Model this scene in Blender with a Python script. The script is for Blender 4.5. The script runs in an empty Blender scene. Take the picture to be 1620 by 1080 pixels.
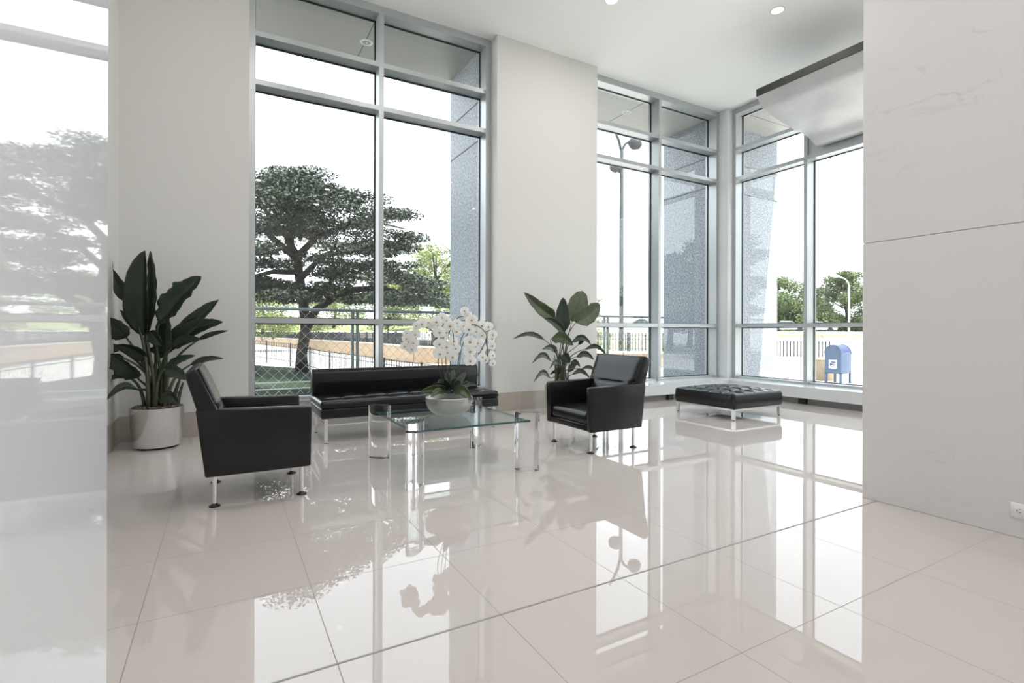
import bpy, bmesh, math, random
import numpy as np
from mathutils import Vector, Matrix

SC = bpy.context.scene
COL = SC.collection
random.seed(7)
rng = np.random.default_rng(7)

# ------------------------------------------------------------------ camera
H = 1.1
YAW, ROLL, FPX, CY = 0.5113, 0.0026, 812.0, -14.2
fw = Vector((math.sin(YAW), math.cos(YAW), 0))
r0 = Vector((math.cos(YAW), -math.sin(YAW), 0))
u0 = Vector((0, 0, 1))
rr = r0 * math.cos(ROLL) + u0 * math.sin(ROLL)
uu = u0 * math.cos(ROLL) - r0 * math.sin(ROLL)
cam_data = bpy.data.cameras.new('camera')
cam = bpy.data.objects.new('camera', cam_data)
COL.objects.link(cam)
SC.camera = cam
cam_data.sensor_width = 36
cam_data.lens = FPX / 1620 * 36
cam_data.shift_y = CY / 1620
cam_data.clip_start = 0.02
cam_data.clip_end = 2000
M = Matrix.Identity(4)
for i in range(3):
    M[i][0], M[i][1], M[i][2] = rr[i], uu[i], -fw[i]
M[2][3] = H
cam.matrix_world = M

# ------------------------------------------------------------------ world, sun, exposure
SC.view_settings.view_transform = 'Standard'
SC.view_settings.look = 'None'
SC.view_settings.exposure = 0.0
SC.view_settings.gamma = 1.0
SC.view_settings.use_curve_mapping = False
SC.cycles.max_bounces = 10
SC.cycles.diffuse_bounces = 5
SC.cycles.glossy_bounces = 5
SC.cycles.transmission_bounces = 10
SC.cycles.transparent_max_bounces = 24
SC.cycles.sample_clamp_indirect = 8
SC.cycles.use_denoising = True
SC.cycles.caustics_reflective = True
SC.cycles.caustics_refractive = True
W = bpy.data.worlds.new('sky')
SC.world = W
W.use_nodes = True
wn = W.node_tree.nodes
bg = wn['Background']
tc = wn.new('ShaderNodeTexCoord')
sep = wn.new('ShaderNodeSeparateXYZ')
ramp = wn.new('ShaderNodeValToRGB')
W.node_tree.links.new(tc.outputs['Generated'], sep.inputs[0])
W.node_tree.links.new(sep.outputs['Z'], ramp.inputs[0])
ramp.color_ramp.elements[0].color = (0.97, 0.98, 1.0, 1)
ramp.color_ramp.elements[1].color = (0.80, 0.90, 1.0, 1)
ramp.color_ramp.elements[1].position = 0.75
W.node_tree.links.new(ramp.outputs[0], bg.inputs[0])
bg.inputs[1].default_value = 3.6

sun_d = bpy.data.lights.new('sun', 'SUN')
sun_d.energy = 14
sun_d.angle = math.radians(0.6)
sun_d.color = (1.0, 0.96, 0.88)
sun = bpy.data.objects.new('sun', sun_d)
COL.objects.link(sun)
sun.rotation_euler = Vector((0.124, -0.5, 1.0)).to_track_quat('Z', 'Y').to_euler()
sun.location = (12, -10, 40)


def ray(px, py):
    return rr * ((px - 810) / FPX) - uu * ((py - 540 - CY) / FPX) + fw

C0 = Vector((0, 0, H))

def onY(px, py, Y):
    d = ray(px, py)
    return C0 + d * (Y / d.y)

def dep(px, py, D):
    return C0 + ray(px, py) * D

# ------------------------------------------------------------------ materials
def srgb(*c):
    return tuple(((v / 255) / 12.92 if v / 255 <= 0.04045 else ((v / 255 + 0.055) / 1.055) ** 2.4) for v in c)

def mat(name, color, rough=0.5, metal=0.0, spec=0.5, coat=0.0, noise=None, bump=None, emit=None, trans=0.0, ior=1.5, sheen=0.0):
    m = bpy.data.materials.new(name)
    m.use_nodes = True
    nt = m.node_tree
    b = nt.nodes['Principled BSDF']
    b.inputs['Base Color'].default_value = (*color, 1)
    b.inputs['Roughness'].default_value = rough
    b.inputs['Metallic'].default_value = metal
    b.inputs['Specular IOR Level'].default_value = spec
    b.inputs['IOR'].default_value = ior
    b.inputs['Coat Weight'].default_value = coat
    b.inputs['Coat Roughness'].default_value = 0.03
    b.inputs['Transmission Weight'].default_value = trans
    if noise:   # (scale, second colour, contrast lo, hi, detail)
        t = nt.nodes.new('ShaderNodeTexCoord')
        n = nt.nodes.new('ShaderNodeTexNoise')
        n.inputs['Scale'].default_value = noise[0]
        n.inputs['Detail'].default_value = noise[4] if len(noise) > 4 else 4
        rp = nt.nodes.new('ShaderNodeValToRGB')
        rp.color_ramp.elements[0].position = noise[2]
        rp.color_ramp.elements[1].position = noise[3]
        rp.color_ramp.elements[0].color = (*color, 1)
        rp.color_ramp.elements[1].color = (*noise[1], 1)
        nt.links.new(t.outputs['Object'], n.inputs['Vector'])
        nt.links.new(n.outputs['Fac'], rp.inputs[0])
        nt.links.new(rp.outputs[0], b.inputs['Base Color'])
    if bump:    # (scale, strength)
        t = nt.nodes.new('ShaderNodeTexCoord')
        n = nt.nodes.new('ShaderNodeTexNoise')
        n.inputs['Scale'].default_value = bump[0]
        n.inputs['Detail'].default_value = 3
        bp = nt.nodes.new('ShaderNodeBump')
        bp.inputs['Strength'].default_value = bump[1]
        bp.inputs['Distance'].default_value = 0.01
        nt.links.new(t.outputs['Object'], n.inputs['Vector'])
        nt.links.new(n.outputs['Fac'], bp.inputs['Height'])
        nt.links.new(bp.outputs[0], b.inputs['Normal'])
    if emit:
        b.inputs['Emission Color'].default_value = (*emit[0], 1)
        b.inputs['Emission Strength'].default_value = emit[1]
    return m

def brick_tiles(name, color, grout, tw, th, ox, oy, mortar, rough, swap=None, spec=0.5):
    """grid of tiles from object coordinates; swap picks which axes run across and up"""
    m = mat(name, color, rough, spec=spec)
    nt = m.node_tree
    b = nt.nodes['Principled BSDF']
    t = nt.nodes.new('ShaderNodeTexCoord')
    s = nt.nodes.new('ShaderNodeSeparateXYZ')
    nt.links.new(t.outputs['Object'], s.inputs[0])
    outs = []
    for ax, size, off in ((swap or 'XY')[0], tw, ox), ((swap or 'XY')[1], th, oy):
        a = nt.nodes.new('ShaderNodeMath'); a.operation = 'SUBTRACT'
        nt.links.new(s.outputs[ax], a.inputs[0]); a.inputs[1].default_value = off - size / 2
        f = nt.nodes.new('ShaderNodeMath'); f.operation = 'FLOORED_MODULO'
        nt.links.new(a.outputs[0], f.inputs[0]); f.inputs[1].default_value = size
        c = nt.nodes.new('ShaderNodeMath'); c.operation = 'SUBTRACT'
        nt.links.new(f.outputs[0], c.inputs[0]); c.inputs[1].default_value = size / 2
        d = nt.nodes.new('ShaderNodeMath'); d.operation = 'ABSOLUTE'
        nt.links.new(c.outputs[0], d.inputs[0])
        g = nt.nodes.new('ShaderNodeMath'); g.operation = 'LESS_THAN'
        nt.links.new(d.outputs[0], g.inputs[0]); g.inputs[1].default_value = mortar / 2
        outs.append(g)
    mx = nt.nodes.new('ShaderNodeMath'); mx.operation = 'MAXIMUM'
    nt.links.new(outs[0].outputs[0], mx.inputs[0]); nt.links.new(outs[1].outputs[0], mx.inputs[1])
    n = nt.nodes.new('ShaderNodeTexNoise'); n.inputs['Scale'].default_value = 0.9; n.inputs['Detail'].default_value = 5
    nt.links.new(t.outputs['Object'], n.inputs['Vector'])
    rp = nt.nodes.new('ShaderNodeValToRGB')
    rp.color_ramp.elements[0].color = (*[c * 0.97 for c in color], 1); rp.color_ramp.elements[1].color = (*[min(1, c * 1.03) for c in color], 1)
    nt.links.new(n.outputs['Fac'], rp.inputs[0])
    mix = nt.nodes.new('ShaderNodeMixRGB')
    nt.links.new(mx.outputs[0], mix.inputs[0]); nt.links.new(rp.outputs[0], mix.inputs[1]); mix.inputs[2].default_value = (*grout, 1)
    nt.links.new(mix.outputs[0], b.inputs['Base Color'])
    r = nt.nodes.new('ShaderNodeMath'); r.operation = 'MULTIPLY_ADD'
    nt.links.new(mx.outputs[0], r.inputs[0]); r.inputs[1].default_value = 0.5; r.inputs[2].default_value = rough
    nt.links.new(r.outputs[0], b.inputs['Roughness'])
    return m

def pane_mat(name, tint=(0.97, 0.985, 0.98)):
    m = bpy.data.materials.new(name)
    m.use_nodes = True
    nt = m.node_tree
    for n in list(nt.nodes):
        nt.nodes.remove(n)
    o = nt.nodes.new('ShaderNodeOutputMaterial')
    t = nt.nodes.new('ShaderNodeBsdfTransparent'); t.inputs[0].default_value = (*tint, 1)
    g = nt.nodes.new('ShaderNodeBsdfGlossy'); g.inputs['Roughness'].default_value = 0.0
    f = nt.nodes.new('ShaderNodeFresnel')
    ge = nt.nodes.new('ShaderNodeNewGeometry')      # same index from either side of the sheet
    io = nt.nodes.new('ShaderNodeMath'); io.operation = 'MULTIPLY_ADD'
    nt.links.new(ge.outputs['Backfacing'], io.inputs[0]); io.inputs[1].default_value = 1 / 1.5 - 1.5; io.inputs[2].default_value = 1.5
    nt.links.new(io.outputs[0], f.inputs['IOR'])
    mx = nt.nodes.new('ShaderNodeMixShader')
    nt.links.new(f.outputs[0], mx.inputs[0]); nt.links.new(t.outputs[0], mx.inputs[1]); nt.links.new(g.outputs[0], mx.inputs[2])
    nt.links.new(mx.outputs[0], o.inputs[0])
    return m

def marble_mat(name, base, vein, rough, coat, scale=0.5):
    m = mat(name, base, rough, coat=coat)
    nt = m.node_tree
    b = nt.nodes['Principled BSDF']
    t = nt.nodes.new('ShaderNodeTexCoord')
    mp = nt.nodes.new('ShaderNodeMapping'); mp.inputs['Rotation'].default_value = (0.35, 0.0, 0.0); mp.inputs['Scale'].default_value = (1, 0.55, 1.3)
    nt.links.new(t.outputs['Object'], mp.inputs[0])
    n = nt.nodes.new('ShaderNodeTexNoise'); n.inputs['Scale'].default_value = scale * 3; n.inputs['Detail'].default_value = 9; n.inputs['Distortion'].default_value = 1.2
    nt.links.new(mp.outputs[0], n.inputs['Vector'])
    rp = nt.nodes.new('ShaderNodeValToRGB')
    e = rp.color_ramp.elements
    e[0].position = 0.485; e[0].color = (0, 0, 0, 1)
    e[1].position = 0.515; e[1].color = (0, 0, 0, 1)
    k = e.new(0.5); k.color = (1, 1, 1, 1)
    nt.links.new(n.outputs['Fac'], rp.inputs[0])
    n2 = nt.nodes.new('ShaderNodeTexNoise'); n2.inputs['Scale'].default_value = scale * 2.2; n2.inputs['Detail'].default_value = 3
    nt.links.new(mp.outputs[0], n2.inputs['Vector'])
    r2 = nt.nodes.new('ShaderNodeValToRGB'); r2.color_ramp.elements[0].position = 0.52; r2.color_ramp.elements[1].position = 0.75
    nt.links.new(n2.outputs['Fac'], r2.inputs[0])
    mu = nt.nodes.new('ShaderNodeMath'); mu.operation = 'MULTIPLY'
    nt.links.new(rp.outputs[0], mu.inputs[0]); nt.links.new(r2.outputs[0], mu.inputs[1])
    ad = nt.nodes.new('ShaderNodeMath'); ad.operation = 'MULTIPLY_ADD'
    nt.links.new(n2.outputs['Fac'], ad.inputs[0]); ad.inputs[1].default_value = 0.22; nt.links.new(mu.outputs[0], ad.inputs[2])
    mix = nt.nodes.new('ShaderNodeMixRGB')
    nt.links.new(ad.outputs[0], mix.inputs[0]); mix.inputs[1].default_value = (*base, 1); mix.inputs[2].default_value = (*vein, 1)
    nt.links.new(mix.outputs[0], b.inputs['Base Color'])
    return m

MT = {}
MT['floor'] = brick_tiles('polished_beige_tile', (0.58, 0.532, 0.505), (0.29, 0.26, 0.245), 0.6132, 0.6125, 0.944, 1.765, 0.0035, 0.004, spec=0.55)
MT['wall'] = mat('warm_white_paint', (0.645, 0.638, 0.62), 0.7, noise=(0.7, (0.655, 0.648, 0.628), 0.3, 0.7))
MT['ceiling'] = mat('ceiling_paint', (0.92, 0.925, 0.915), 0.75, noise=(0.5, (0.93, 0.93, 0.92), 0.3, 0.7))
MT['basetile'] = brick_tiles('base_tile', (0.42, 0.385, 0.34), (0.55, 0.52, 0.48), 0.61, 0.9, 0.0, -0.45, 0.004, 0.15, swap='XZ')
MT['basetile_side'] = brick_tiles('base_tile_side', (0.42, 0.385, 0.34), (0.55, 0.52, 0.48), 0.61, 0.9, 0.0, -0.45, 0.004, 0.15, swap='YZ')
MT['alu'] = mat('anodised_aluminium', (0.47, 0.50, 0.51), 0.38, metal=0.55, noise=(2.0, (0.50, 0.52, 0.53), 0.3, 0.7))
MT['gasket'] = mat('black_gasket', (0.012, 0.014, 0.018), 0.5, noise=(5, (0.016, 0.018, 0.02), 0.3, 0.7))
MT['pane'] = pane_mat('window_glass')
MT['marble'] = marble_mat('white_marble', (0.71, 0.695, 0.685), (0.60, 0.59, 0.58), 0.22, 0.0, 0.9)
MT['marble_gloss'] = marble_mat('glossy_grey_marble', (0.83, 0.85, 0.875), (0.77, 0.79, 0.815), 0.025, 0.0, 0.5)
MT['marble_gloss'].node_tree.nodes['Principled BSDF'].inputs['Specular IOR Level'].default_value = 0.3
MT['sill'] = mat('painted_sill', (0.70, 0.72, 0.73), 0.14, noise=(1.0, (0.72, 0.735, 0.745), 0.3, 0.7))
MT['recess'] = mat('recess_panel', (0.30, 0.30, 0.29), 0.6, noise=(3, (0.34, 0.34, 0.33), 0.3, 0.7))
MT['black'] = mat('black_plastic', (0.012, 0.012, 0.012), 0.4, noise=(8, (0.02, 0.02, 0.02), 0.3, 0.7))
MT['leather'] = mat('black_leather', (0.0050, 0.0053, 0.0065), 0.23, spec=0.42, bump=(160, 0.08), noise=(6, (0.010, 0.010, 0.0115), 0.3, 0.7))
MT['chrome'] = mat('chrome', (0.82, 0.83, 0.84), 0.07, metal=1.0, noise=(3, (0.85, 0.85, 0.86), 0.3, 0.7))
MT['steel'] = mat('brushed_steel', (0.80, 0.81, 0.83), 0.20, metal=1.0, noise=(3, (0.70, 0.70, 0.71), 0.3, 0.7))
_b = MT['steel'].node_tree.nodes['Principled BSDF']; _b.inputs['Anisotropic'].default_value = 0.7
_tg = MT['steel'].node_tree.nodes.new('ShaderNodeTangent'); _tg.direction_type = 'RADIAL'; _tg.axis = 'Z'
MT['steel'].node_tree.links.new(_tg.outputs[0], _b.inputs['Tangent'])
MT['satin'] = mat('satin_metal', (0.86, 0.87, 0.88), 0.24, metal=0.9, noise=(3, (0.88, 0.89, 0.90), 0.3, 0.7))
MT['sunlit_lawn'] = mat('pale_lawn', (0.26, 0.27, 0.15), 0.9, noise=(0.5, (0.34, 0.34, 0.22), 0.35, 0.65, 8))  # paler lawn copy with sunlight put into its colour
MT['acrylic'] = mat('clear_acrylic', (0.99, 0.995, 1.0), 0.0, trans=1.0, ior=1.45)
MT['tableglass'] = mat('green_edged_glass', (0.86, 0.96, 0.93), 0.0, trans=1.0, ior=1.48)
MT['tableglass'] = pane_mat('table_glass', (0.88, 0.94, 0.93))
MT['glassedge'] = mat('green_glass_edge', (0.02, 0.085, 0.08), 0.08, spec=0.8, noise=(6, (0.05, 0.15, 0.14), 0.40, 0.75))
MT['bowl'] = mat('pearly_frosted_glass', (0.42, 0.415, 0.40), 0.34, metal=0.6, spec=0.6, noise=(3.5, (0.52, 0.51, 0.49), 0.3, 0.7), bump=(14, 0.25))
MT['leaf'] = mat('plant_leaf', (0.017, 0.034, 0.020), 0.32, noise=(5, (0.034, 0.058, 0.034), 0.35, 0.7), bump=(60, 0.1))
MT['leafdark'] = mat('plant_leaf_dark', (0.008, 0.017, 0.010), 0.32, noise=(5, (0.016, 0.030, 0.016), 0.35, 0.7))
MT['leafolive'] = mat('plant_leaf_olive', (0.042, 0.066, 0.028), 0.36, noise=(5, (0.075, 0.105, 0.045), 0.35, 0.7))
MT['stem'] = mat('plant_stem', (0.03, 0.042, 0.02), 0.5, noise=(9, (0.055, 0.07, 0.03), 0.35, 0.7))
MT['mulch'] = mat('bark_mulch', (0.10, 0.065, 0.05), 0.9, noise=(40, (0.26, 0.20, 0.17), 0.4, 0.6))
MT['petal'] = mat('white_petal', (0.90, 0.89, 0.87), 0.6, spec=0.2, noise=(25, (0.94, 0.935, 0.92), 0.3, 0.7))
_nt = MT['petal'].node_tree
_tr = _nt.nodes.new('ShaderNodeBsdfTranslucent'); _tr.inputs[0].default_value = (0.95, 0.945, 0.92, 1)
_mx = _nt.nodes.new('ShaderNodeMixShader'); _mx.inputs[0].default_value = 0.5
_nt.links.new(_nt.nodes['Principled BSDF'].outputs[0], _mx.inputs[1]); _nt.links.new(_tr.outputs[0], _mx.inputs[2])
_nt.links.new(_mx.outputs[0], _nt.nodes['Material Output'].inputs[0])
MT['lip'] = mat('orchid_lip', (0.45, 0.34, 0.12), 0.5, noise=(40, (0.22, 0.12, 0.05), 0.4, 0.6))
MT['canopy'] = mat('brushed_canopy_metal', (0.52, 0.52, 0.53), 0.42, metal=0.25, noise=(1.8, (0.60, 0.60, 0.60), 0.4, 0.65, 8))
MT['band'] = mat('dark_bronze', (0.022, 0.023, 0.02), 0.5, spec=0.3, noise=(4, (0.035, 0.036, 0.032), 0.3, 0.7))
MT['lamp'] = mat('lamp_face', (0.9, 0.9, 0.9), 0.4, emit=((1, 0.97, 0.92), 6))
MT['white'] = mat('white_enamel', (0.80, 0.80, 0.80), 0.4, noise=(3, (0.83, 0.83, 0.83), 0.3, 0.7))
MT['granite'] = mat('grey_granite', (0.20, 0.225, 0.255), 0.5, noise=(30, (0.37, 0.40, 0.44), 0.42, 0.58, 8), bump=(30, 0.15))
MT['soffit'] = mat('soffit_panel', (0.40, 0.39, 0.365), 0.45, noise=(0.6, (0.43, 0.42, 0.39), 0.3, 0.7))
MT['joint'] = mat('joint_line', (0.14, 0.14, 0.15), 0.7, noise=(6, (0.16, 0.16, 0.17), 0.3, 0.7))
MT['pave'] = mat('pale_concrete', (0.42, 0.41, 0.39), 0.85, noise=(0.8, (0.47, 0.46, 0.44), 0.35, 0.65, 6))
MT['grass'] = mat('shaded_grass', (0.017, 0.029, 0.016), 0.9, spec=0.1, noise=(2.0, (0.036, 0.052, 0.030), 0.35, 0.65, 10), bump=(30, 0.6))  # darkened so the colour holds the tree's shade
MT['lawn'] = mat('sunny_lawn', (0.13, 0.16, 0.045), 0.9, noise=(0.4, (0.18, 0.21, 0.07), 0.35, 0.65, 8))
MT['tanwall'] = mat('tan_stone_wall', (0.30, 0.21, 0.135), 0.85, noise=(0.7, (0.34, 0.25, 0.165), 0.35, 0.65, 6))
MT['coping'] = mat('pale_coping', (0.40, 0.36, 0.30), 0.8, noise=(1.4, (0.44, 0.40, 0.34), 0.35, 0.65))
MT['iron'] = mat('dark_iron', (0.018, 0.02, 0.022), 0.6, spec=0.2, noise=(3, (0.03, 0.033, 0.035), 0.35, 0.65))
MT['fence'] = mat('green_grey_steel', (0.13, 0.17, 0.17), 0.45, metal=0.2, noise=(3, (0.17, 0.21, 0.21), 0.35, 0.65))
MT['wire'] = mat('galvanised_wire', (0.50, 0.52, 0.52), 0.4, metal=0.5, noise=(5, (0.56, 0.57, 0.57), 0.35, 0.65))
MT['bark'] = mat('dark_bark', (0.016, 0.014, 0.012), 0.9, noise=(7, (0.035, 0.03, 0.025), 0.35, 0.65, 6), bump=(12, 0.6))
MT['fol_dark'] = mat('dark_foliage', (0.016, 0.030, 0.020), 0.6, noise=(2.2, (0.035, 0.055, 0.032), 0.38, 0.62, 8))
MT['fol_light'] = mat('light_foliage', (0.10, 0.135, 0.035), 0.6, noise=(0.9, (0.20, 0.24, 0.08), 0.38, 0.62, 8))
MT['fol_mid'] = mat('mid_foliage', (0.055, 0.085, 0.03), 0.6, noise=(0.9, (0.13, 0.17, 0.06), 0.38, 0.62, 8))
MT['postgrey'] = mat('lamp_post_grey', (0.030, 0.036, 0.042), 0.6, spec=0.2, noise=(2, (0.045, 0.05, 0.056), 0.35, 0.65))
MT['galv'] = mat('galvanised_steel', (0.35, 0.38, 0.39), 0.5, metal=0.3, noise=(2, (0.42, 0.44, 0.45), 0.35, 0.65))
MT['blue'] = mat('mailbox_blue', (0.062, 0.092, 0.150), 0.5, spec=0.3, noise=(4, (0.070, 0.10, 0.165), 0.35, 0.65))
MT['navy'] = mat('logo_navy', (0.02, 0.035, 0.11), 0.5, noise=(4, (0.025, 0.04, 0.12), 0.35, 0.65))
MT['tan'] = mat('tan_box', (0.26, 0.20, 0.13), 0.7, noise=(4, (0.30, 0.23, 0.15), 0.35, 0.65))
MT['carpaint'] = mat('dark_car_paint', (0.035, 0.045, 0.055), 0.25, coat=0.6, noise=(2, (0.04, 0.05, 0.06), 0.35, 0.65))
MT['carwhite'] = mat('white_car_paint', (0.6, 0.6, 0.6), 0.25, coat=0.6, noise=(2, (0.63, 0.63, 0.63), 0.35, 0.65))
MT['carglass'] = mat('car_glass', (0.02, 0.025, 0.03), 0.05, spec=0.9, noise=(2, (0.03, 0.035, 0.04), 0.35, 0.65))

# ------------------------------------------------------------------ object helpers
def obj(name, me, m=None, parent=None, smooth=False):
    if isinstance(me, bmesh.types.BMesh):
        bm = me
        me = bpy.data.meshes.new(name)
        bmesh.ops.recalc_face_normals(bm, faces=bm.faces)
        bm.to_mesh(me)
        bm.free()
    if m is not None:
        for x in (m if isinstance(m, (list, tuple)) else [m]):
            me.materials.append(MT[x] if isinstance(x, str) else x)
    if smooth:
        for p in me.polygons:
            p.use_smooth = True
    o = bpy.data.objects.new(name, me)
    COL.objects.link(o)
    if parent is not None:
        o.parent = parent
    return o

def smooth_by_angle(o, ang=40):
    me = o.data
    for p in me.polygons:
        p.use_smooth = True
    bm = bmesh.new(); bm.from_mesh(me)
    for e in bm.edges:
        if len(e.link_faces) == 2 and e.calc_face_angle(0) > math.radians(ang):
            e.smooth = False
    bm.to_mesh(me); bm.free()
    return o

def thing(name, label, cat, loc=(0, 0, 0), rotz=0, group=None):
    o = bpy.data.objects.new(name, None)
    COL.objects.link(o)
    o.location = loc
    o.rotation_euler = (0, 0, rotz)
    o['label'] = label
    o['category'] = cat
    if group:
        o['group'] = group
    return o

def tag(o, label, cat, group=None, kind=None):
    o['label'] = label
    o['category'] = cat
    if group: o['group'] = group
    if kind: o['kind'] = kind
    return o

def struct(o):
    o['kind'] = 'structure'
    return o

def sempty(name):
    o = bpy.data.objects.new(name, None)
    COL.objects.link(o)
    o['kind'] = 'structure'
    return o

def box(bm, x0, x1, y0, y1, z0, z1, bev=0.0, seg=2, mi=0):
    vs = [bm.verts.new(p) for p in ((x0, y0, z0), (x1, y0, z0), (x1, y1, z0), (x0, y1, z0), (x0, y0, z1), (x1, y0, z1), (x1, y1, z1), (x0, y1, z1))]
    fs = [bm.faces.new([vs[i] for i in q]) for q in ((3, 2, 1, 0), (4, 5, 6, 7), (0, 1, 5, 4), (1, 2, 6, 5), (2, 3, 7, 6), (3, 0, 4, 7))]
    for f in fs: f.material_index = mi
    if bev > 0:
        es = list({e for f in fs for e in f.edges})
        bmesh.ops.bevel(bm, geom=es, offset=bev, segments=seg, affect='EDGES', profile=0.5)
    return fs

def mkbox(name, x0, x1, y0, y1, z0, z1, m, parent=None, bev=0.0, seg=2):
    bm = bmesh.new()
    box(bm, x0, x1, y0, y1, z0, z1, bev, seg)
    o = obj(name, bm, m, parent)
    if bev > 0: smooth_by_angle(o, 50)
    return o

def cyl(bm, p0, p1, r0_, r1_=None, n=16, caps=True, mi=0):
    r1_ = r0_ if r1_ is None else r1_
    p0 = Vector(p0); p1 = Vector(p1)
    d = (p1 - p0).normalized()
    a = d.orthogonal().normalized(); b = d.cross(a)
    rings = []
    for p, r in ((p0, r0_), (p1, r1_)):
        rings.append([bm.verts.new(p + (a * math.cos(t) + b * math.sin(t)) * r) for t in [2 * math.pi * k / n for k in range(n)]])
    for k in range(n):
        f = bm.faces.new((rings[0][k], rings[0][(k + 1) % n], rings[1][(k + 1) % n], rings[1][k])); f.material_index = mi
    if caps:
        bm.faces.new(rings[0][::-1]).material_index = mi; bm.faces.new(rings[1]).material_index = mi

def tube(bm, pts, rad, n=8, caps=True):
    pts = [Vector(p) for p in pts]
    rad = rad if isinstance(rad, (list, tuple)) else [rad] * len(pts)
    prev = None
    rings = []
    for i, p in enumerate(pts):
        d = (pts[min(i + 1, len(pts) - 1)] - pts[max(i - 1, 0)]).normalized()
        if prev is None: a = d.orthogonal().normalized()
        else:
            a = prev - d * prev.dot(d)
            a = a.normalized() if a.length > 1e-6 else d.orthogonal().normalized()
        prev = a
        b = d.cross(a)
        rings.append([bm.verts.new(p + (a * math.cos(2 * math.pi * k / n) + b * math.sin(2 * math.pi * k / n)) * rad[i]) for k in range(n)])
    for i in range(len(rings) - 1):
        for k in range(n):
            bm.faces.new((rings[i][k], rings[i][(k + 1) % n], rings[i + 1][(k + 1) % n], rings[i + 1][k]))
    if caps:
        bm.faces.new(rings[0][::-1]); bm.faces.new(rings[-1])

def bez(p0, p1, p2, n=10, p3=None):
    p0, p1, p2 = Vector(p0), Vector(p1), Vector(p2)
    out = []
    for k in range(n + 1):
        t = k / n
        if p3 is None: out.append(p0 * (1 - t) ** 2 + p1 * 2 * t * (1 - t) + p2 * t * t)
        else: out.append(p0 * (1 - t) ** 3 + p1 * 3 * t * (1 - t) ** 2 + p2 * 3 * t * t * (1 - t) + Vector(p3) * t ** 3)
    return out

def lathe(bm, prof, cx=0, cy=0, n=48, mi=0):
    rings = []
    for r, z in prof:
        if r < 1e-6: rings.append([bm.verts.new((cx, cy, z))])
        else: rings.append([bm.verts.new((cx + r * math.cos(2 * math.pi * k / n), cy + r * math.sin(2 * math.pi * k / n), z)) for k in range(n)])
    for a, b in zip(rings, rings[1:]):
        for k in range(n):
            k2 = (k + 1) % n
            if len(a) == 1 and len(b) == 1: continue
            if len(a) == 1: f = bm.faces.new((a[0], b[k2], b[k]))
            elif len(b) == 1: f = bm.faces.new((a[k], a[k2], b[0]))
            else: f = bm.faces.new((a[k], a[k2], b[k2], b[k]))
            f.material_index = mi

def prism(bm, prof, a0, a1, axis='Y', bev=0.0, seg=2, mi=0):
    """extrude a 2D profile along an axis; profile coords are the two other axes in order"""
    def P(u, v, a):
        return (u, a, v) if axis == 'Y' else ((a, u, v) if axis == 'X' else (u, v, a))
    A = [bm.verts.new(P(u, v, a0)) for u, v in prof]
    B = [bm.verts.new(P(u, v, a1)) for u, v in prof]
    n = len(prof)
    fs = [bm.faces.new(A), bm.faces.new(B[::-1])]
    for k in range(n):
        fs.append(bm.faces.new((A[k], B[k], B[(k + 1) % n], A[(k + 1) % n])))
    for f in fs: f.material_index = mi
    if bev > 0:
        es = list({e for f in fs for e in f.edges})
        bmesh.ops.bevel(bm, geom=es, offset=bev, segments=seg, affect='EDGES', profile=0.5)
    return fs

def cushion(x0, x1, y0, y1, z0, z1, rc=0.04, re=0.03, crown=0.015, tuft=None, nu=60, nv=60):
    """upholstered block with rounded edges; tuft=(nx, ny, depth) presses a grid of seams into the top"""
    bm = bmesh.new()
    def spaced(n):
        t = np.linspace(-1, 1, n + 1)
        return np.sign(t) * (1 - (1 - np.abs(t)) ** 1.15)
    U, V = spaced(nu), spaced(nv)
    cx, cy, hx, hy = (x0 + x1) / 2, (y0 + y1) / 2, (x1 - x0) / 2, (y1 - y0) / 2
    grid = []
    for v in V:
        row = []
        for u in U:
            x, y = u * hx, v * hy
            ix, iy = max(-hx + rc, min(hx - rc, x)), max(-hy + rc, min(hy - rc, y))
            dx, dy = x - ix, y - iy
            L = math.hypot(dx, dy)
            if L > 1e-9:
                k = max(abs(dx), abs(dy)) / L
                dx *= k; dy *= k
            d = rc - math.hypot(dx, dy)
            z = z1 + crown * (1 - u * u) * (1 - v * v)
            if d < re: z -= re - math.sqrt(max(0, re * re - (re - d) ** 2))
            if tuft:
                a = abs(math.sin(math.pi * (u * 0.5 + 0.5) * tuft[0])); b = abs(math.sin(math.pi * (v * 0.5 + 0.5) * tuft[1]))
                seam = 1 - min(a ** 0.45, b ** 0.45)
                knot = max(0, 1 - math.hypot(a, b) / 0.45) 
                edge = min(1, (1 - abs(u)) * tuft[0] * 1.2) * min(1, (1 - abs(v)) * tuft[1] * 1.2)
                z -= (seam * tuft[2] * 0.6 + knot * tuft[2] * 0.9) * edge
            row.append(bm.verts.new((cx + ix + dx, cy + iy + dy, z)))
        grid.append(row)
    for j in range(nv):
        for i in range(nu):
            bm.faces.new((grid[j][i], grid[j][i + 1], grid[j + 1][i + 1], grid[j + 1][i]))
    loop = grid[0][:-1] + [grid[j][-1] for j in range(nv)] + grid[-1][:0:-1] + [grid[j][0] for j in range(nv, 0, -1)]
    prev = loop
    for zz, ins in ((z1 - re - (z1 - z0 - re) * 0.5, -0.004), (z0 + 0.012, 0.0), (z0, 0.008)):
        cur = []
        for v in loop:
            dx, dy = v.co.x - cx, v.co.y - cy
            cur.append(bm.verts.new((cx + dx * (1 - ins / hx), cy + dy * (1 - ins / hy), zz)))
        for k in range(len(loop)):
            k2 = (k + 1) % len(loop)
            bm.faces.new((prev[k], cur[k], cur[k2], prev[k2]))
        prev = cur
    bm.faces.new(prev)
    return bm

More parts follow.
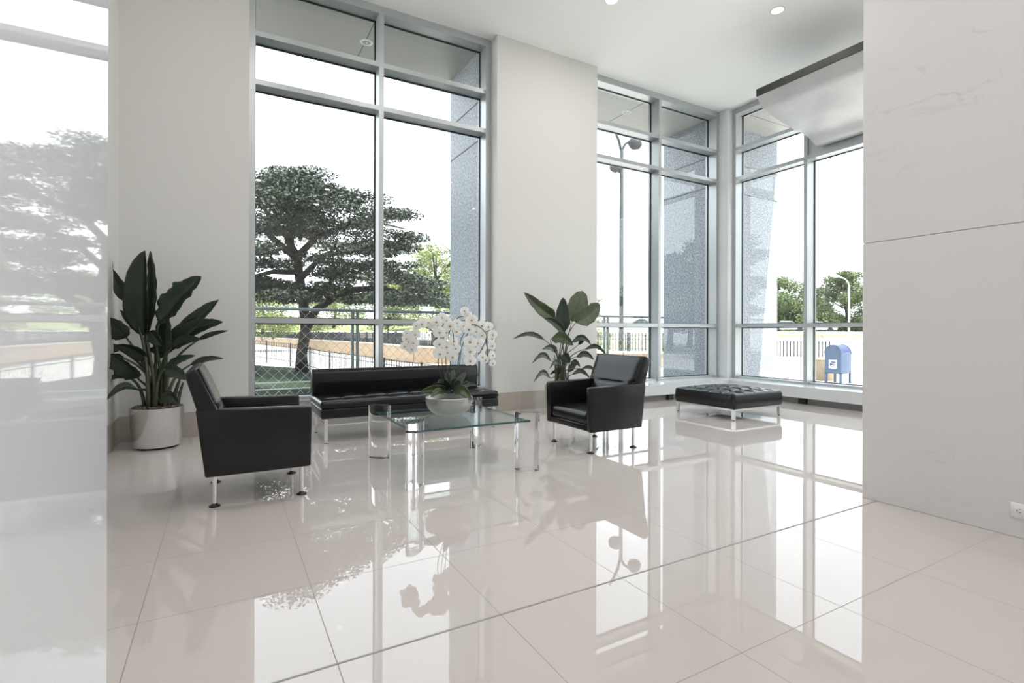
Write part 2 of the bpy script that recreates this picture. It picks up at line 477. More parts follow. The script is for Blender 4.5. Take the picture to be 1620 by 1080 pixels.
def text_obj(s, size, m, parent=None, name='lettering', extrude=0.001):
    cu = bpy.data.curves.new(name, 'FONT')
    cu.body = s; cu.size = size; cu.extrude = extrude; cu.align_x = 'CENTER'; cu.align_y = 'CENTER'
    tmp = bpy.data.objects.new(name, cu)
    COL.objects.link(tmp)
    me = bpy.data.meshes.new_from_object(tmp.evaluated_get(bpy.context.evaluated_depsgraph_get()))
    bpy.data.objects.remove(tmp)
    me.materials.clear(); me.materials.append(MT[m])
    o = bpy.data.objects.new(name, me)
    COL.objects.link(o)
    if parent: o.parent = parent
    return o

# ------------------------------------------------------------------ setting: room shell
YA, YF, YG = 6.32, 6.50, 6.69          # wall surface, frame face, glass plane of the window wall
XF, XG = 8.23, 8.42                    # frame face and glass plane of the side glazing
XL, CEIL = -0.91, 5.24
W1A, W1B, W2A = 0.235, 3.30, 5.06      # window openings along the window wall
T3, T2, T1, HEAD = (1.20, 1.262), (3.915, 3.975), (4.465, 4.525), 5.14
SILLZ = 0.30

struct(mkbox('floor', -2.2, 8.7, -5.0, 6.9, -0.2, 0.0, 'floor'))
# wide dark expansion joint in the floor
struct(mkbox('trim_1', XL, 3.74, 1.7615, 1.7705, -0.001, 0.0012, 'recess'))
struct(mkbox('ceiling', -2.2, 8.7, -5.0, 6.9, CEIL, CEIL + 0.25, 'ceiling'))

bm = bmesh.new()
box(bm, XL - 0.3, W1A, YA, YA + 0.5, 0, CEIL)
box(bm, W1B, W2A, YA, YA + 0.5, 0, CEIL)
box(bm, W1A, W1B, YF - 0.05, YA + 0.5, 0, SILLZ - 0.03)
struct(obj('wall_back', bm, 'wall'))
struct(mkbox('wall_left', XL - 0.3, XL, 1.80, YA, 0, CEIL, 'wall'))
struct(mkbox('wall_front', XL - 0.3, 8.6, -5.2, -5.0, 0, CEIL, 'wall'))
struct(mkbox('wall_side', XF - 0.02, XG + 0.2, -5.0, -1.5, 0, CEIL, 'wall'))
bm = bmesh.new()
for a, b in ((XL, W1A), (W1B, W2A)):
    box(bm, a, b, YA - 0.012, YA, 0.0, 0.258)
struct(obj('baseboard_back', bm, 'basetile'))
struct(mkbox('baseboard_left', XL, XL + 0.012, 1.80, YA - 0.012, 0, 0.258, 'basetile_side'))
# glossy marble pier beside the camera, plain marble wall on the far side
bm = bmesh.new()
box(bm, XL - 0.3, -0.283, -5.0, 1.80, 0, CEIL, 0.004, 1)
struct(obj('wall_near', bm, 'marble_gloss'))
bm = bmesh.new()
box(bm, 3.74, 4.34, -5.0, 1.855, 0, 1.700, 0.003, 1)
box(bm, 3.74, 4.34, -5.0, 1.855, 1.7025, CEIL, 0.003, 1)
struct(obj('wall_right', bm, 'marble'))

# ------------------------------------------------------------------ windows
def bar(bm, axis, a0, a1, z0, z1, depth=(YF, YG + 0.05)):
    if axis == 'X': box(bm, a0, a1, depth[0], depth[1], z0, z1)
    else: box(bm, depth[0], depth[1], a0, a1, z0, z1)

def window(name, axis, spans, jambs, mull, face, glass, zsill, extra=None):
    """spans: (a0, a1) glass bays; jambs and mull: (a0, a1) vertical members"""
    w = sempty(name)
    lo, hi = min(s[0] for s in spans), max(s[1] for s in spans)
    fr = bmesh.new()
    for a, b in jambs: bar(fr, axis, a, b, zsill, CEIL, (face, glass + 0.06))
    bar(fr, axis, lo, hi, HEAD, CEIL, (face, glass + 0.06))
    bar(fr, axis, lo, hi, zsill, zsill + 0.035, (face + 0.03, glass + 0.06))
    obj('window_frame', fr, 'alu', w)
    for a, b in mull:
        m_ = bmesh.new(); bar(m_, axis, a, b, zsill, HEAD, (face, glass + 0.06)); obj('mullion', m_, 'alu', w)
    rows = [zsill + 0.035, T3[0], T3[1], T2[0], T2[1], T1[0], T1[1], HEAD]
    for s in spans:
        sk = extra and s in extra
        for z0, z1 in (T3, T2, T1):
            t = bmesh.new(); bar(t, axis, s[0], s[1], z0, z1, (face + 0.004, glass + 0.055)); obj('transom', t, 'alu', w)
        for k in range(4):
            z0, z1 = rows[2 * k], rows[2 * k + 1]
            if sk and k == 2: continue
            g = bmesh.new()
            gw = 0.012
            for q in ((s[0], s[0] + gw, z0, z1), (s[1] - gw, s[1], z0, z1), (s[0], s[1], z0, z0 + gw), (s[0], s[1], z1 - gw, z1)):
                bar(g, axis, q[0], q[1], q[2], q[3], (glass - 0.004, glass + 0.02))
            p = bmesh.new()
            bar(p, axis, s[0] + gw, s[1] - gw, z0 + gw, z1 - gw, (glass, glass + 0.008))
            po = obj('pane', p, 'pane', w)
            obj('gasket', g, 'gasket', w)
    return w

mx = 1.738
w1 = window('window_1', 'X', [(W1A + 0.07, mx - 0.03), (mx + 0.03, W1B - 0.085)], [(W1A, W1A + 0.07), (W1B - 0.085, W1B)], [(mx - 0.03, mx + 0.03)], YF, YG, SILLZ)
mkbox('window_sill', W1A, W1B, YF - 0.06, YG, SILLZ - 0.03, SILLZ, 'alu', w1)
w2 = window('window_2', 'X', [(W2A + 0.04, 6.55), (6.61, 8.02)], [(W2A, W2A + 0.04), (8.02, 8.10)], [(6.55, 6.61)], YF, YG, 0.27)
EXT = (2.45, 4.91)
w3 = window('window_3', 'Y', [EXT, (4.97, 6.245), (0.55, 2.39), (-1.35, 0.49)], [(6.245, 6.32), (-1.5, -1.35)], [(4.91, 4.97), (2.39, 2.45), (0.49, 0.55)], XF, XG, 0.27, extra=[EXT])  # last two bays are unseen, added to let sky light in
# closed spandrel panel over the wide bay
mkbox('spandrel_panel', XF + 0.03, XG, EXT[0], EXT[1], T2[1], T1[0], 'alu', w3)
# corner post
mkbox('trim_2', 8.09, XG + 0.05, 6.315, YG + 0.05, 0.27, CEIL, 'sill', None, 0.004, 1)['kind'] = 'structure'
bpy.data.objects['trim_2'].location = (0, 0, 0)

# deep window ledge with recessed base and black supports
bm = bmesh.new()
prism(bm, [(W2A, 6.02), (7.775, 6.02), (7.775, -1.5), (XG, -1.5), (XG, YG), (W2A, YG)], 0.10, 0.27, 'Z', 0.004, 1)
lg = sempty('trim_3')
obj('window_sill', bm, 'sill', lg)
bm = bmesh.new()
prism(bm, [(W2A, 6.14), (7.90, 6.14), (7.90, -1.5), (7.98, -1.5), (7.98, 6.22), (W2A, 6.22)], 0.0, 0.10, 'Z')
obj('base_panel', bm, 'recess', lg)
for x0, x1, y0, y1 in ((6.37, 6.48, 6.09, 6.14), (7.85, 7.90, 4.70, 4.82)):
    mkbox('support', x0, x1, y0, y1, 0, 0.10, 'black', lg)

# ------------------------------------------------------------------ hanging canopy over the entrance doors
cp = thing('entrance_canopy', 'curved silver canopy with dark top band hanging over the entrance glazing', 'canopy')
prof = [(6.657, 4.487), (6.70, 4.42), (6.758, 4.354), (6.82, 4.328), (6.904, 4.308), (7.10, 4.265), (7.514, 4.183), (7.75, 4.165), (7.86, 4.150), (7.95, 4.115), (8.03, 4.075), (8.10, 4.050), (8.17, 4.045), (8.225, 4.05)]
for _ in range(2):
    q = [prof[0]]
    for a, b in zip(prof, prof[1:]):
        q += [(a[0] * .75 + b[0] * .25, a[1] * .75 + b[1] * .25), (a[0] * .25 + b[0] * .75, a[1] * .25 + b[1] * .75)]
    prof = q + [prof[-1]]
bm = bmesh.new()
prism(bm, prof + [(8.225, 4.57), (6.68, 4.57)], 4.70, 3.25, 'Y')
smooth_by_angle(obj('canopy_shell', bm, 'canopy', cp), 30)
mkbox('top_band', 6.640, 8.225, 3.25, 4.705, 4.487, 4.588, 'band', cp)
bm = bmesh.new(); lathe(bm, [(0, 4.198), (0.055, 4.198), (0.06, 4.19), (0.075, 4.19), (0.075, 4.21)], 7.78, 3.90, 24)
obj('downlight', bm, 'lamp', cp)

# recessed downlights in the ceiling
def downlight(x, y, label, power, z=CEIL):
    t = thing('ceiling_light', label, 'ceiling light', (x, y, z), 0, 'recessed ceiling lights')
    bm = bmesh.new(); lathe(bm, [(0.070, -0.001), (0.072, -0.008), (0.088, -0.006), (0.090, 0.0)], n=32)
    obj('trim_ring', bm, 'white', t)
    bm = bmesh.new(); lathe(bm, [(0, -0.003), (0.070, -0.003)], n=32)
    obj('diffuser', bm, 'lamp', t)
    if power:
        ld = bpy.data.lights.new('downlight_lamp', 'AREA'); ld.shape = 'DISK'; ld.size = 0.14; ld.energy = power; ld.color = (1, 0.97, 0.945)
        lo = bpy.data.objects.new('downlight_lamp', ld); COL.objects.link(lo); lo.location = (0, 0, -0.012); lo.parent = t
    return t
LP = 15
downlight(6.18, 4.08, 'round ceiling downlight near the hanging canopy', LP)
downlight(4.20, 4.97, 'round ceiling downlight cut by the top edge of the photo', LP)
for x, y in ((2.2, 4.0), (0.2, 4.0), (4.2, 2.6), (2.2, 2.0), (0.2, 2.0), (6.2, 1.9), (7.3, 0.2), (5.4, 0.2), (2.6, 0.0), (0.8, 0.0), (7.3, -2.2), (5.4, -2.2), (2.6, -2.2), (0.8, -2.2), (2.6, -4.2), (0.8, -4.2), (6.4, -4.2)):  # extra fixtures out of view, added as fill light
    downlight(x, y, 'unseen ceiling downlight added over the open floor to light the room', LP)

# ------------------------------------------------------------------ outlet on marble wall
t = thing('wall_outlet', 'white horizontal power outlet plate low on the marble wall', 'outlet')
mkbox('cover_plate', 3.734, 3.74, 0.985, 1.108, 0.105, 0.187, 'white', t, 0.002, 1)
for yy in (1.072, 1.022):
    s = mkbox('socket', 3.7325, 3.7345, yy - 0.017, yy + 0.017, 0.125, 0.166, 'white', t, 0.001, 1)
    bm = bmesh.new()
    box(bm, 3.7318, 3.7327, yy - 0.008, yy + 0.002, 0.154, 0.157); box(bm, 3.7318, 3.7327, yy - 0.008, yy + 0.002, 0.138, 0.141)
    box(bm, 3.7318, 3.7327, yy + 0.006, yy + 0.011, 0.144, 0.150)
    obj('slots', bm, 'black', s)

# ------------------------------------------------------------------ armchairs
def armchair(label, loc, rotz):
    t = thing('armchair', label, 'armchair', loc, rotz, 'black leather armchairs')
    hw = 0.365
    for s in (-1, 1):
        bm = bmesh.new()
        y0, y1 = (-hw, -hw + 0.068) if s < 0 else (hw - 0.068, hw)
        prism(bm, [(-0.300, 0.200), (0.312, 0.200), (0.318, 0.604), (-0.352, 0.622)], y0, y1, 'Y', 0.013, 3)
        smooth_by_angle(obj('armrest', bm, 'leather', t), 50)
    bm = bmesh.new()
    prism(bm, [(-0.340, 0.600), (-0.412, 0.846), (-0.345, 0.880), (-0.225, 0.600)], -hw, hw, 'Y', 0.016, 3)
    prism(bm, [(-0.29, 0.24), (-0.345, 0.615), (-0.24, 0.625), (-0.15, 0.38), (-0.15, 0.24)], -hw + 0.07, hw - 0.07, 'Y', 0.01, 2)
    b = smooth_by_angle(obj('backrest', bm, 'leather', t), 50)
    # padded front of the back with a pinched seam
    bm = bmesh.new()
    n0, n1 = 40, 24
    g = []
    A, B = Vector((-0.338, 0, 0.872)), Vector((-0.150, 0, 0.395))
    nrm = Vector((0.93, 0, 0.367))
    for i in range(n0 + 1):
        row = []
        for j in range(n1 + 1):
            u, v = i / n0, j / n1
            w_ = hw - 0.012 if u < 0.5 else hw - 0.071
            w_ = hw - 0.012 - (0.06 if u > 0.52 else 0.06 * max(0, (u - 0.47) / 0.05) if u > 0.47 else 0)
            y = (v * 2 - 1) * w_
            f = min(1, 5 * min(u, 1 - u)) ** 0.5 * min(1, 10 * min(v, 1 - v)) ** 0.5
            seam = math.exp(-((u - 0.56) / 0.022) ** 2) * min(1, 8 * max(0, min(v, 1 - v) - 0.1))
            row.append(bm.verts.new(A + (B - A) * u + Vector((0, y, 0)) + nrm * (0.016 * f - 0.018 * seam)))
        g.append(row)
    for i in range(n0):
        for j in range(n1):
            bm.faces.new((g[i][j], g[i + 1][j], g[i + 1][j + 1], g[i][j + 1]))
    po = obj('pad', bm, 'leather', b, True)
    md = po.modifiers.new('thickness', 'SOLIDIFY'); md.thickness = 0.012; md.offset = 0
    obj('seat', cushion(-0.17, 0.300, -hw + 0.072, hw - 0.072, 0.262, 0.375, 0.03, 0.035, 0.02, None, 30, 30), 'leather', t, True)
    bm = bmesh.new(); box(bm, -0.29, 0.306, -hw + 0.062, hw - 0.062, 0.203, 0.262, 0.008, 2)
    smooth_by_angle(obj('seat_base', bm, 'leather', t), 50)
    for x in (-0.250, 0.262):
        for y in (-0.295, 0.295):
            bm = bmesh.new(); cyl(bm, (x, y, 0.012), (x, y, 0.203), 0.0135, n=20)
            lg_ = smooth_by_angle(obj('leg', bm, 'chrome', t), 50)
            bm = bmesh.new(); lathe(bm, [(0, 0.0), (0.030, 0.0), (0.034, 0.004), (0.030, 0.009), (0.016, 0.013), (0.015, 0.022), (0, 0.022)], x, y, 24)
            obj('foot', bm, 'black', lg_, True)
    return t
armchair('black leather armchair seen side-on in front of the potted plant by the left corner', (0.200, 4.030, 0), 0)
armchair('black leather armchair with its open seat facing the glass table', (3.178, 4.022, 0), math.pi)

# ------------------------------------------------------------------ bench sofa
t = thing('bench_sofa', 'long armless black leather sofa with tufted seat under the tall window', 'sofa', (1.81, 5.66, 0))
X0, X1 = -0.985, 0.98
bm = cushion(X0, X1, -0.39, 0.33, 0.345, 0.424, 0.035, 0.032, 0.022, (8, 3, 0.036), 200, 80)
obj('seat', bm, 'leather', t, True)
bm = bmesh.new(); box(bm, X0 + 0.005, X1 - 0.005, -0.385, 0.33, 0.245, 0.343, 0.014, 3)
smooth_by_angle(obj('seat_base', bm, 'leather', t), 50)
bm = bmesh.new()
prism(bm, [(0.20, 0.40), (0.165, 0.56), (0.175, 0.665), (0.215, 0.700), (0.275, 0.698), (0.315, 0.66), (0.335, 0.40)], X0 + 0.0, X1 - 0.005, 'X', 0.012, 3)
smooth_by_angle(obj('backrest', bm, 'leather', t), 50)
for x in (X0 + 0.055, X1 - 0.055):
    for y in (-0.345, 0.285):
        bm = bmesh.new(); box(bm, x - 0.017, x + 0.017, y - 0.017, y + 0.017, 0.004, 0.246, 0.003, 1)
        l = obj('leg', bm, 'satin', t)
        bm = bmesh.new(); cyl(bm, (x, y, 0), (x, y, 0.006), 0.016); obj('foot', bm, 'black', l)
for q in ((X0 + 0.055, X1 - 0.055, -0.35, -0.34), (X0 + 0.055, X1 - 0.055, 0.28, 0.29), (X0 + 0.05, X0 + 0.06, -0.345, 0.285), (X1 - 0.06, X1 - 0.05, -0.345, 0.285)):
    bm = bmesh.new(); box(bm, q[0], q[1], q[2], q[3], 0.172, 0.184); obj('rail', bm, 'satin', t)

# ------------------------------------------------------------------ ottoman
t = thing('ottoman', 'square black leather ottoman with tufted top on chrome legs', 'ottoman', (6.045, 4.71, 0))
obj('cushion', cushion(-0.505, 0.505, -0.49, 0.49, 0.145, 0.338, 0.05, 0.035, 0.05, (5, 5, 0.044), 130, 130), 'leather', t, True)
for q in ((-0.48, 0.48, -0.47, -0.455), (-0.48, 0.48, 0.455, 0.47), (-0.48, -0.465, -0.47, 0.47), (0.465, 0.48, -0.47, 0.47)):
    bm = bmesh.new(); box(bm, q[0], q[1], q[2], q[3], 0.118, 0.146); obj('rail', bm, 'satin', t)
for x in (-0.462, 0.462):
    for y in (-0.452, 0.452):
        bm = bmesh.new(); box(bm, x - 0.019, x + 0.019, y - 0.019, y + 0.019, 0.008, 0.14, 0.003, 1)
        l = obj('leg', bm, 'satin', t)
        bm = bmesh.new(); cyl(bm, (x, y, 0), (x, y, 0.01), 0.014); obj('foot', bm, 'black', l)

# ------------------------------------------------------------------ glass coffee table
t = thing('coffee_table', 'low glass coffee table on four clear acrylic posts', 'coffee table', (1.66, 4.02, 0))
hx, hy = 0.475, 0.485
bm = bmesh.new(); box(bm, -hx - 0.012, hx + 0.012, -hy - 0.012, hy + 0.012, 0.386, 0.398)
me_top = obj('tabletop', bm, 'tableglass', t)
bm = bmesh.new()
e0, e1, e2, e3 = -hx - 0.014, hx + 0.014, -hy - 0.014, hy + 0.014
for q in ((e0, e1, e2, e2 + 0.007), (e0, e1, e3 - 0.007, e3), (e0, e0 + 0.007, e2, e3), (e1 - 0.007, e1, e2, e3)):
    box(bm, q[0], q[1], q[2], q[3], 0.3845, 0.3995)
obj('polished_edge', bm, 'glassedge', me_top)
for sx in (-1, 1):
    for sy in (-1, 1):
        d = Vector((sx, sy, 0)).normalized(); n_ = Vector((-d.y, d.x, 0))
        c = Vector((sx * (hx - 0.01), sy * (hy - 0.005), 0))
        prof = []
        for k in range(40):
            a = 2 * math.pi * k / 40
            ca, sa = math.cos(a), math.sin(a)
            ex = 0.103 * abs(ca) ** 0.75 * (1 if ca > 0 else -1); ey = 0.047 * abs(sa) ** 0.8 * (1 if sa > 0 else -1)
            p = c + d * ex + n_ * ey
            prof.append((p.x, p.y))
        bm = bmesh.new()
        prism(bm, prof, 0.0015, 0.462, 'Z')
        o = smooth_by_angle(obj('leg', bm, 'acrylic', t), 30)

# ------------------------------------------------------------------ plants
VIEW = fw

def leaf_mesh(bm, base, tip, width, sag=0.0, fold=0.25, curl=0.0, twist=0.0, bow=None, nu=16, nv=6, shape=(0.62, 0.9), ripple=0.004, cup=0.0, tipe=2.4, wav=0.045):
    """paddle leaf from base to tip; fold raises the edges, sag bends the midrib, twist turns the blade about its rib"""
    base, tip = Vector(base), Vector(tip)
    ax = tip - base; L = ax.length; axn = ax.normalized()
    side = axn.cross(-VIEW)
    if side.length < 1e-3: side = Vector((1, 0, 0))
    side.normalize()
    nrm = side.cross(axn).normalized()
    q = Matrix.Rotation(twist, 3, axn)
    side = q @ side; nrm = q @ nrm
    rows = []
    for i in range(nu + 1):
        t_ = i / nu
        off = Vector((0, 0, 1)) * (math.sin(math.pi * t_) * sag * L)
        if bow: off += Vector(bow) * math.sin(math.pi * t_)
        p = base + ax * t_ + off
        w = width * 0.5 * min(1, t_ / 0.24) ** 0.55 * (1 - t_ ** tipe) ** 0.72 * (1 + wav * math.sin(t_ * 21 + width * 90) + wav * 0.6 * math.sin(t_ * 47 + width * 40)) if 0 < t_ < 1 else 0.0
        if i == 0: w = width * 0.04
        row = []
        for j in range(-nv, nv + 1):
            s = j / nv
            a = abs(s)
            lift = fold * w * a + cup * w * a * a
            inn = w * s * math.cos(min(1.3, fold * 0.7)) * (1 - cup * 0.25 * a)
            rp = ripple * math.sin(t_ * 34 + s * 2) * a + curl * w * a * a * math.sin(3 * t_)
            row.append(bm.verts.new(p + side * inn + nrm * (lift + rp)))
        rows.append(row)
    for i in range(nu):
        for j in range(2 * nv):
            bm.faces.new((rows[i][j], rows[i + 1][j], rows[i + 1][j + 1], rows[i][j + 1]))

def add_leaf(parent, m, stem_base, base, tip, width, name='leaf', stem_r=0.007, xmin=-9, ymax=9, **kw):
    bm = bmesh.new()
    leaf_mesh(bm, base, tip, width, **kw)
    for v in bm.verts:      # blades rest against the walls instead of passing through
        v.co.x = max(v.co.x, xmin); v.co.y = min(v.co.y, ymax)
    o = obj(name, bm, m, parent, True)
    md = o.modifiers.new('thickness', 'SOLIDIFY'); md.thickness = 0.0015
    bm = bmesh.new()
    b, s = Vector(base), Vector(stem_base)
    d = (Vector(tip) - b)
    c1 = s + Vector((0, 0, 1)) * (b - s).length * 0.55 + (b - s) * 0.1
    c2 = b - d.normalized() * (b - s).length * 0.25
    c2 = c2 * 0.6 + (s + (b - s) * 0.7) * 0.4
    pts = bez(s, c1, c2, 12, b)
    tube(bm, pts, [stem_r * (1.5 - 0.8 * k / 12) for k in range(13)], 8)
    for v in bm.verts:
        v.co.x = max(v.co.x, xmin); v.co.y = min(v.co.y, ymax)
    ribp = [b + d * (k / 6) + Vector((0, 0, 1)) * (math.sin(math.pi * k / 6) * kw.get('sag', 0) * d.length) for k in range(6)]
    tube(bm, ribp, [stem_r * 0.6 * (1 - k / 7) for k in range(6)], 6)
    for v in bm.verts:
        v.co.x = max(v.co.x, xmin); v.co.y = min(v.co.y, ymax)
    obj('stem', bm, 'stem', parent, True)

def planter(t, loc, r_top, r_bot, h):
    bm = bmesh.new()
    lathe(bm, [(0, 0.022), (r_bot, 0.022), (r_bot + 0.004, 0.03), (r_top - 0.002, h - 0.004), (r_top, h), (r_top - 0.006, h + 0.001), (r_top - 0.012, h - 0.004), (r_top - 0.02, h - 0.05), (0, h - 0.05)], n=64)
    p = smooth_by_angle(obj('pot', bm, 'steel', t), 40)
    bm = bmesh.new(); lathe(bm, [(0, 0), (r_bot - 0.03, 0), (r_bot - 0.03, 0.022), (0, 0.022)], n=48); obj('base', bm, 'black', p)
    bm = bmesh.new()
    lathe(bm, [(0, h - 0.006), (r_top * 0.5, h - 0.004), (r_top - 0.018, h - 0.010), (r_top - 0.016, h - 0.045), (0, h - 0.045)], n=40)
    rg = random.Random(3)
    for _ in range(260):
        a = rg.random() * 6.283; q = (r_top - 0.03) * math.sqrt(rg.random())
        c = Vector((q * math.cos(a), q * math.sin(a), h - 0.003 + rg.random() * 0.012))
        d = Vector((rg.uniform(-1, 1), rg.uniform(-1, 1), rg.uniform(-.4, .4))).normalized() * rg.uniform(0.008, 0.02)
        cyl(bm, c - d, c + d, rg.uniform(0.003, 0.007), n=5)
    obj('mulch', bm, 'mulch', t)

def zoomer(ox, oy, s):
    return lambda x, y: (ox + x / s, oy + y / s)

# plant in the corner -------------------------------------------------
P1 = Vector((-0.555, 5.93, 0))
t = thing('potted_plant', 'tall broad-leaved plant in steel pot standing in the corner behind an armchair', 'potted plant', P1)
planter(t, P1, 0.222, 0.192, 0.385)
def lp(px, py, dy=0.0):
    return onY(px, py, P1.y + dy) - P1
# (material, base px, tip px, depth of base, depth of tip, width in px, options)
LW = 1 / 158.0
leaves = [
    ('leafdark', (229, 530), (229, 396), .02, -.06, 42, dict(fold=.4, cup=.4, tipe=4, wav=.02, sag=0, bow=(-.01, -.03, 0), nu=30, ripple=.002)),
    ('leaf', (232, 530), (238, 397), .0, -.08, 24, dict(fold=.2, twist=-.4, tipe=5, bow=(.04, -.02, 0), wav=.02, sag=0, nu=24)),
    ('leaf', (204, 478), (166, 414), .05, .0, 20, dict(fold=.4, twist=.3)),
    ('leaf', (252, 512), (318, 437), -.03, -.14, 34, dict(fold=.35, sag=.04, curl=.4, ripple=.008, nu=34, wav=.10, tipe=4)),
    ('leaf', (264, 560), (262, 490), .0, .02, 36, dict(fold=.3, twist=-.3, tipe=3.5)),
    ('leaf', (266, 552), (346, 474), .04, -.08, 27, dict(fold=.6, sag=.02, tipe=3.2, wav=.03)),
    ('leafdark', (279, 538), (353, 509), -.02, -.12, 26, dict(fold=.4, sag=.10, curl=.2)),
    ('leaf', (314, 537), (361, 523), .05, .0, 9, dict(fold=.5, sag=.05)),
    ('leafdark', (272, 550), (318, 536), -.05, -.15, 17, dict(fold=.3, sag=.12, curl=.3)),
    ('leaf', (236, 528), (190, 490), .10, .14, 18, dict(fold=.3, sag=-.05)),
    ('leafdark', (236, 524), (256, 547), .0, -.05, 22, dict(fold=.3)),
    ('leafdark', (200, 534), (166, 503), -.05, -.12, 34, dict(fold=.3, sag=.02, tipe=5, wav=.06)),
    ('leafdark', (232, 568), (182, 545), -.05, -.18, 22, dict(fold=.4, sag=.10)),
    ('leaf', (190, 553), (160, 545), .05, .05, 14, dict(fold=.3)),
    ('leafdark', (218, 598), (178, 562), -.08, -.22, 32, dict(fold=.3, sag=.05, curl=.3, wav=.10, tipe=3.5)),
    ('leafdark', (196, 566), (166, 562), -.1, -.1, 12, dict(fold=.3)),
    ('leafdark', (218, 616), (166, 634), -.12, -.25, 13, dict(fold=.4, sag=.28)),
    ('leaf', (200, 596), (168, 604), .0, -.05, 10, dict(fold=.4, sag=.2)),
    ('leaf', (262, 582), (309, 562), -.05, -.15, 13, dict(fold=.4, sag=.08)),
    ('leaf', (262, 584), (298, 600), -.12, -.2, 22, dict(fold=.3, sag=.1)),
    ('leaf', (301, 577), (354, 567), .1, .1, 11, dict(fold=.4, sag=.10)),
    ('leafdark', (252, 632), (284, 640), -.17, -.2, 22, dict(fold=.4, sag=.35)),
    ('leafdark', (238, 550), (262, 566), .05, .05, 12, dict(fold=.3, sag=.1)),
    ('leafdark', (250, 566), (280, 548), .05, .05, 14, dict(fold=.3, sag=.1)),
]
rg = random.Random(5)
for m_, b_, t_, db, dt, w_, kw in leaves:
    base = lp(*b_, db); tip = lp(*t_, dt)
    a = rg.uniform(0, 6.28); q = rg.uniform(0.03, 0.12)
    sb = Vector((base.x * 0.22 + q * math.cos(a) * .5, q * math.sin(a), 0.37))
    add_leaf(t, m_, sb, base, tip, w_ * LW, stem_r=0.0115, xmin=-0.34, ymax=0.37, **kw)
for dx, dy, hh, r_, lx in ((-.06, 0, .62, .030, -.02), (.0, .03, .70, .032, .01), (.06, -.03, .58, .028, .03), (.12, .03, .50, .026, .06), (.16, .0, .45, .02, .05), (-.02, -.07, .5, .026, .0)):
    bm = bmesh.new()
    tube(bm, bez((dx, dy, .36), (dx + lx * .3, dy, .36 + hh * .3), (dx + lx, dy, .36 + hh * .55), 8), [r_ * (1 - .07 * k) for k in range(9)], 10)
    obj('stalk', bm, 'stem', t, True)

# plant behind the far armchair --------------------------------------
P2 = Vector((4.02, 5.80, 0))
t = thing('potted_plant', 'leafy plant in steel pot against the wall pier behind the armchair', 'potted plant', P2)
planter(t, P2, 0.225, 0.195, 0.385)
def lp2(px, py, dy=0.0):
    return onY(px, py, P2.y + dy) - P2
LW2 = 1 / 118.0
leaves2 = [
    ('leafolive', (878, 503), (829, 462), -.05, -.2, 22, dict(fold=.4, sag=-.04, shape=(.5, .7))),
    ('leaf', (889, 526), (891, 470), -.1, -.12, 26, dict(fold=.3, shape=(.75, .8))),
    ('leafolive', (905, 508), (922, 460), .0, .05, 34, dict(fold=.25, tipe=4.5)),
    ('leafolive', (911, 510), (949, 480), -.05, -.12, 30, dict(fold=.3, tipe=4, sag=-.06, wav=.06)),
    ('leaf', (894, 527), (861, 503), -.15, -.2, 14, dict(fold=.4, sag=.1)),
    ('leaf', (861, 537), (811, 536), -.1, -.25, 8, dict(fold=.4, sag=.12)),
    ('leafolive', (873, 535), (907, 546), -.2, -.3, 20, dict(fold=.3, sag=.18)),
    ('leaf', (904, 541), (936, 546), .05, .05, 12, dict(fold=.4, sag=.25)),
    ('leaf', (882, 557), (858, 552), -.1, -.2, 11, dict(fold=.3, sag=.15)),
    ('leaf', (871, 570), (842, 574), -.1, -.2, 10, dict(fold=.3, sag=.25)),
    ('leaf', (926, 552), (960, 562), .0, -.1, 9, dict(fold=.4, sag=.25)),
    ('leaf', (912, 564), (940, 569), .0, -.1, 12, dict(fold=.4, sag=.25)),
    ('leafdark', (890, 561), (902, 574), -.1, -.15, 15, dict(fold=.3, sag=.1)),
    ('leaf', (888, 578), (869, 583), -.1, -.2, 9, dict(fold=.3, sag=.25)),
    ('leaf', (920, 583), (948, 594), .0, -.1, 7, dict(fold=.4, sag=.25)),
    ('leaf', (870, 598), (844, 604), -.1, -.2, 10, dict(fold=.3, sag=.3)),
    ('leaf', (905, 592), (934, 599), -.1, -.2, 9, dict(fold=.3, sag=.3)),
    ('leafdark', (888, 590), (870, 592), .1, .1, 8, dict(fold=.3, sag=.2)),
    ('leafdark', (903, 572), (918, 580), .1, .1, 9, dict(fold=.3, sag=.2)),
    ('leafdark', (893, 585), (880, 590), .1, .1, 9, dict(fold=.3, sag=.2)),
    ('leaf', (915, 545), (930, 535), .12, .1, 9, dict(fold=.3, sag=.2)),
    ('leaf', (900, 588), (914, 574), .12, .1, 11, dict(fold=.3, sag=.2)),
]
for m_, b_, t_, db, dt, w_, kw in leaves2:
    base = lp2(*b_, db); tip = lp2(*t_, dt)
    a = rg.uniform(0, 6.28); q = rg.uniform(0.02, 0.09)
    add_leaf(t, m_, Vector((q * math.cos(a), q * math.sin(a), 0.37)), base, tip, w_ * LW2, stem_r=0.006, ymax=0.49, **kw)
for k in range(9):
    a = k * 0.7; q = 0.05 + 0.03 * (k % 3)
    bm = bmesh.new()
    tube(bm, bez((q * math.cos(a), q * math.sin(a), .36), (q * math.cos(a) * .7, q * math.sin(a) * .7, .6), (q * math.cos(a) * 1.3, q * math.sin(a) * 1.2, .75 + .05 * (k % 4)), 8), [.011 * (1 - .07 * i) for i in range(9)], 8)
    obj('stalk', bm, 'stem', t, True)

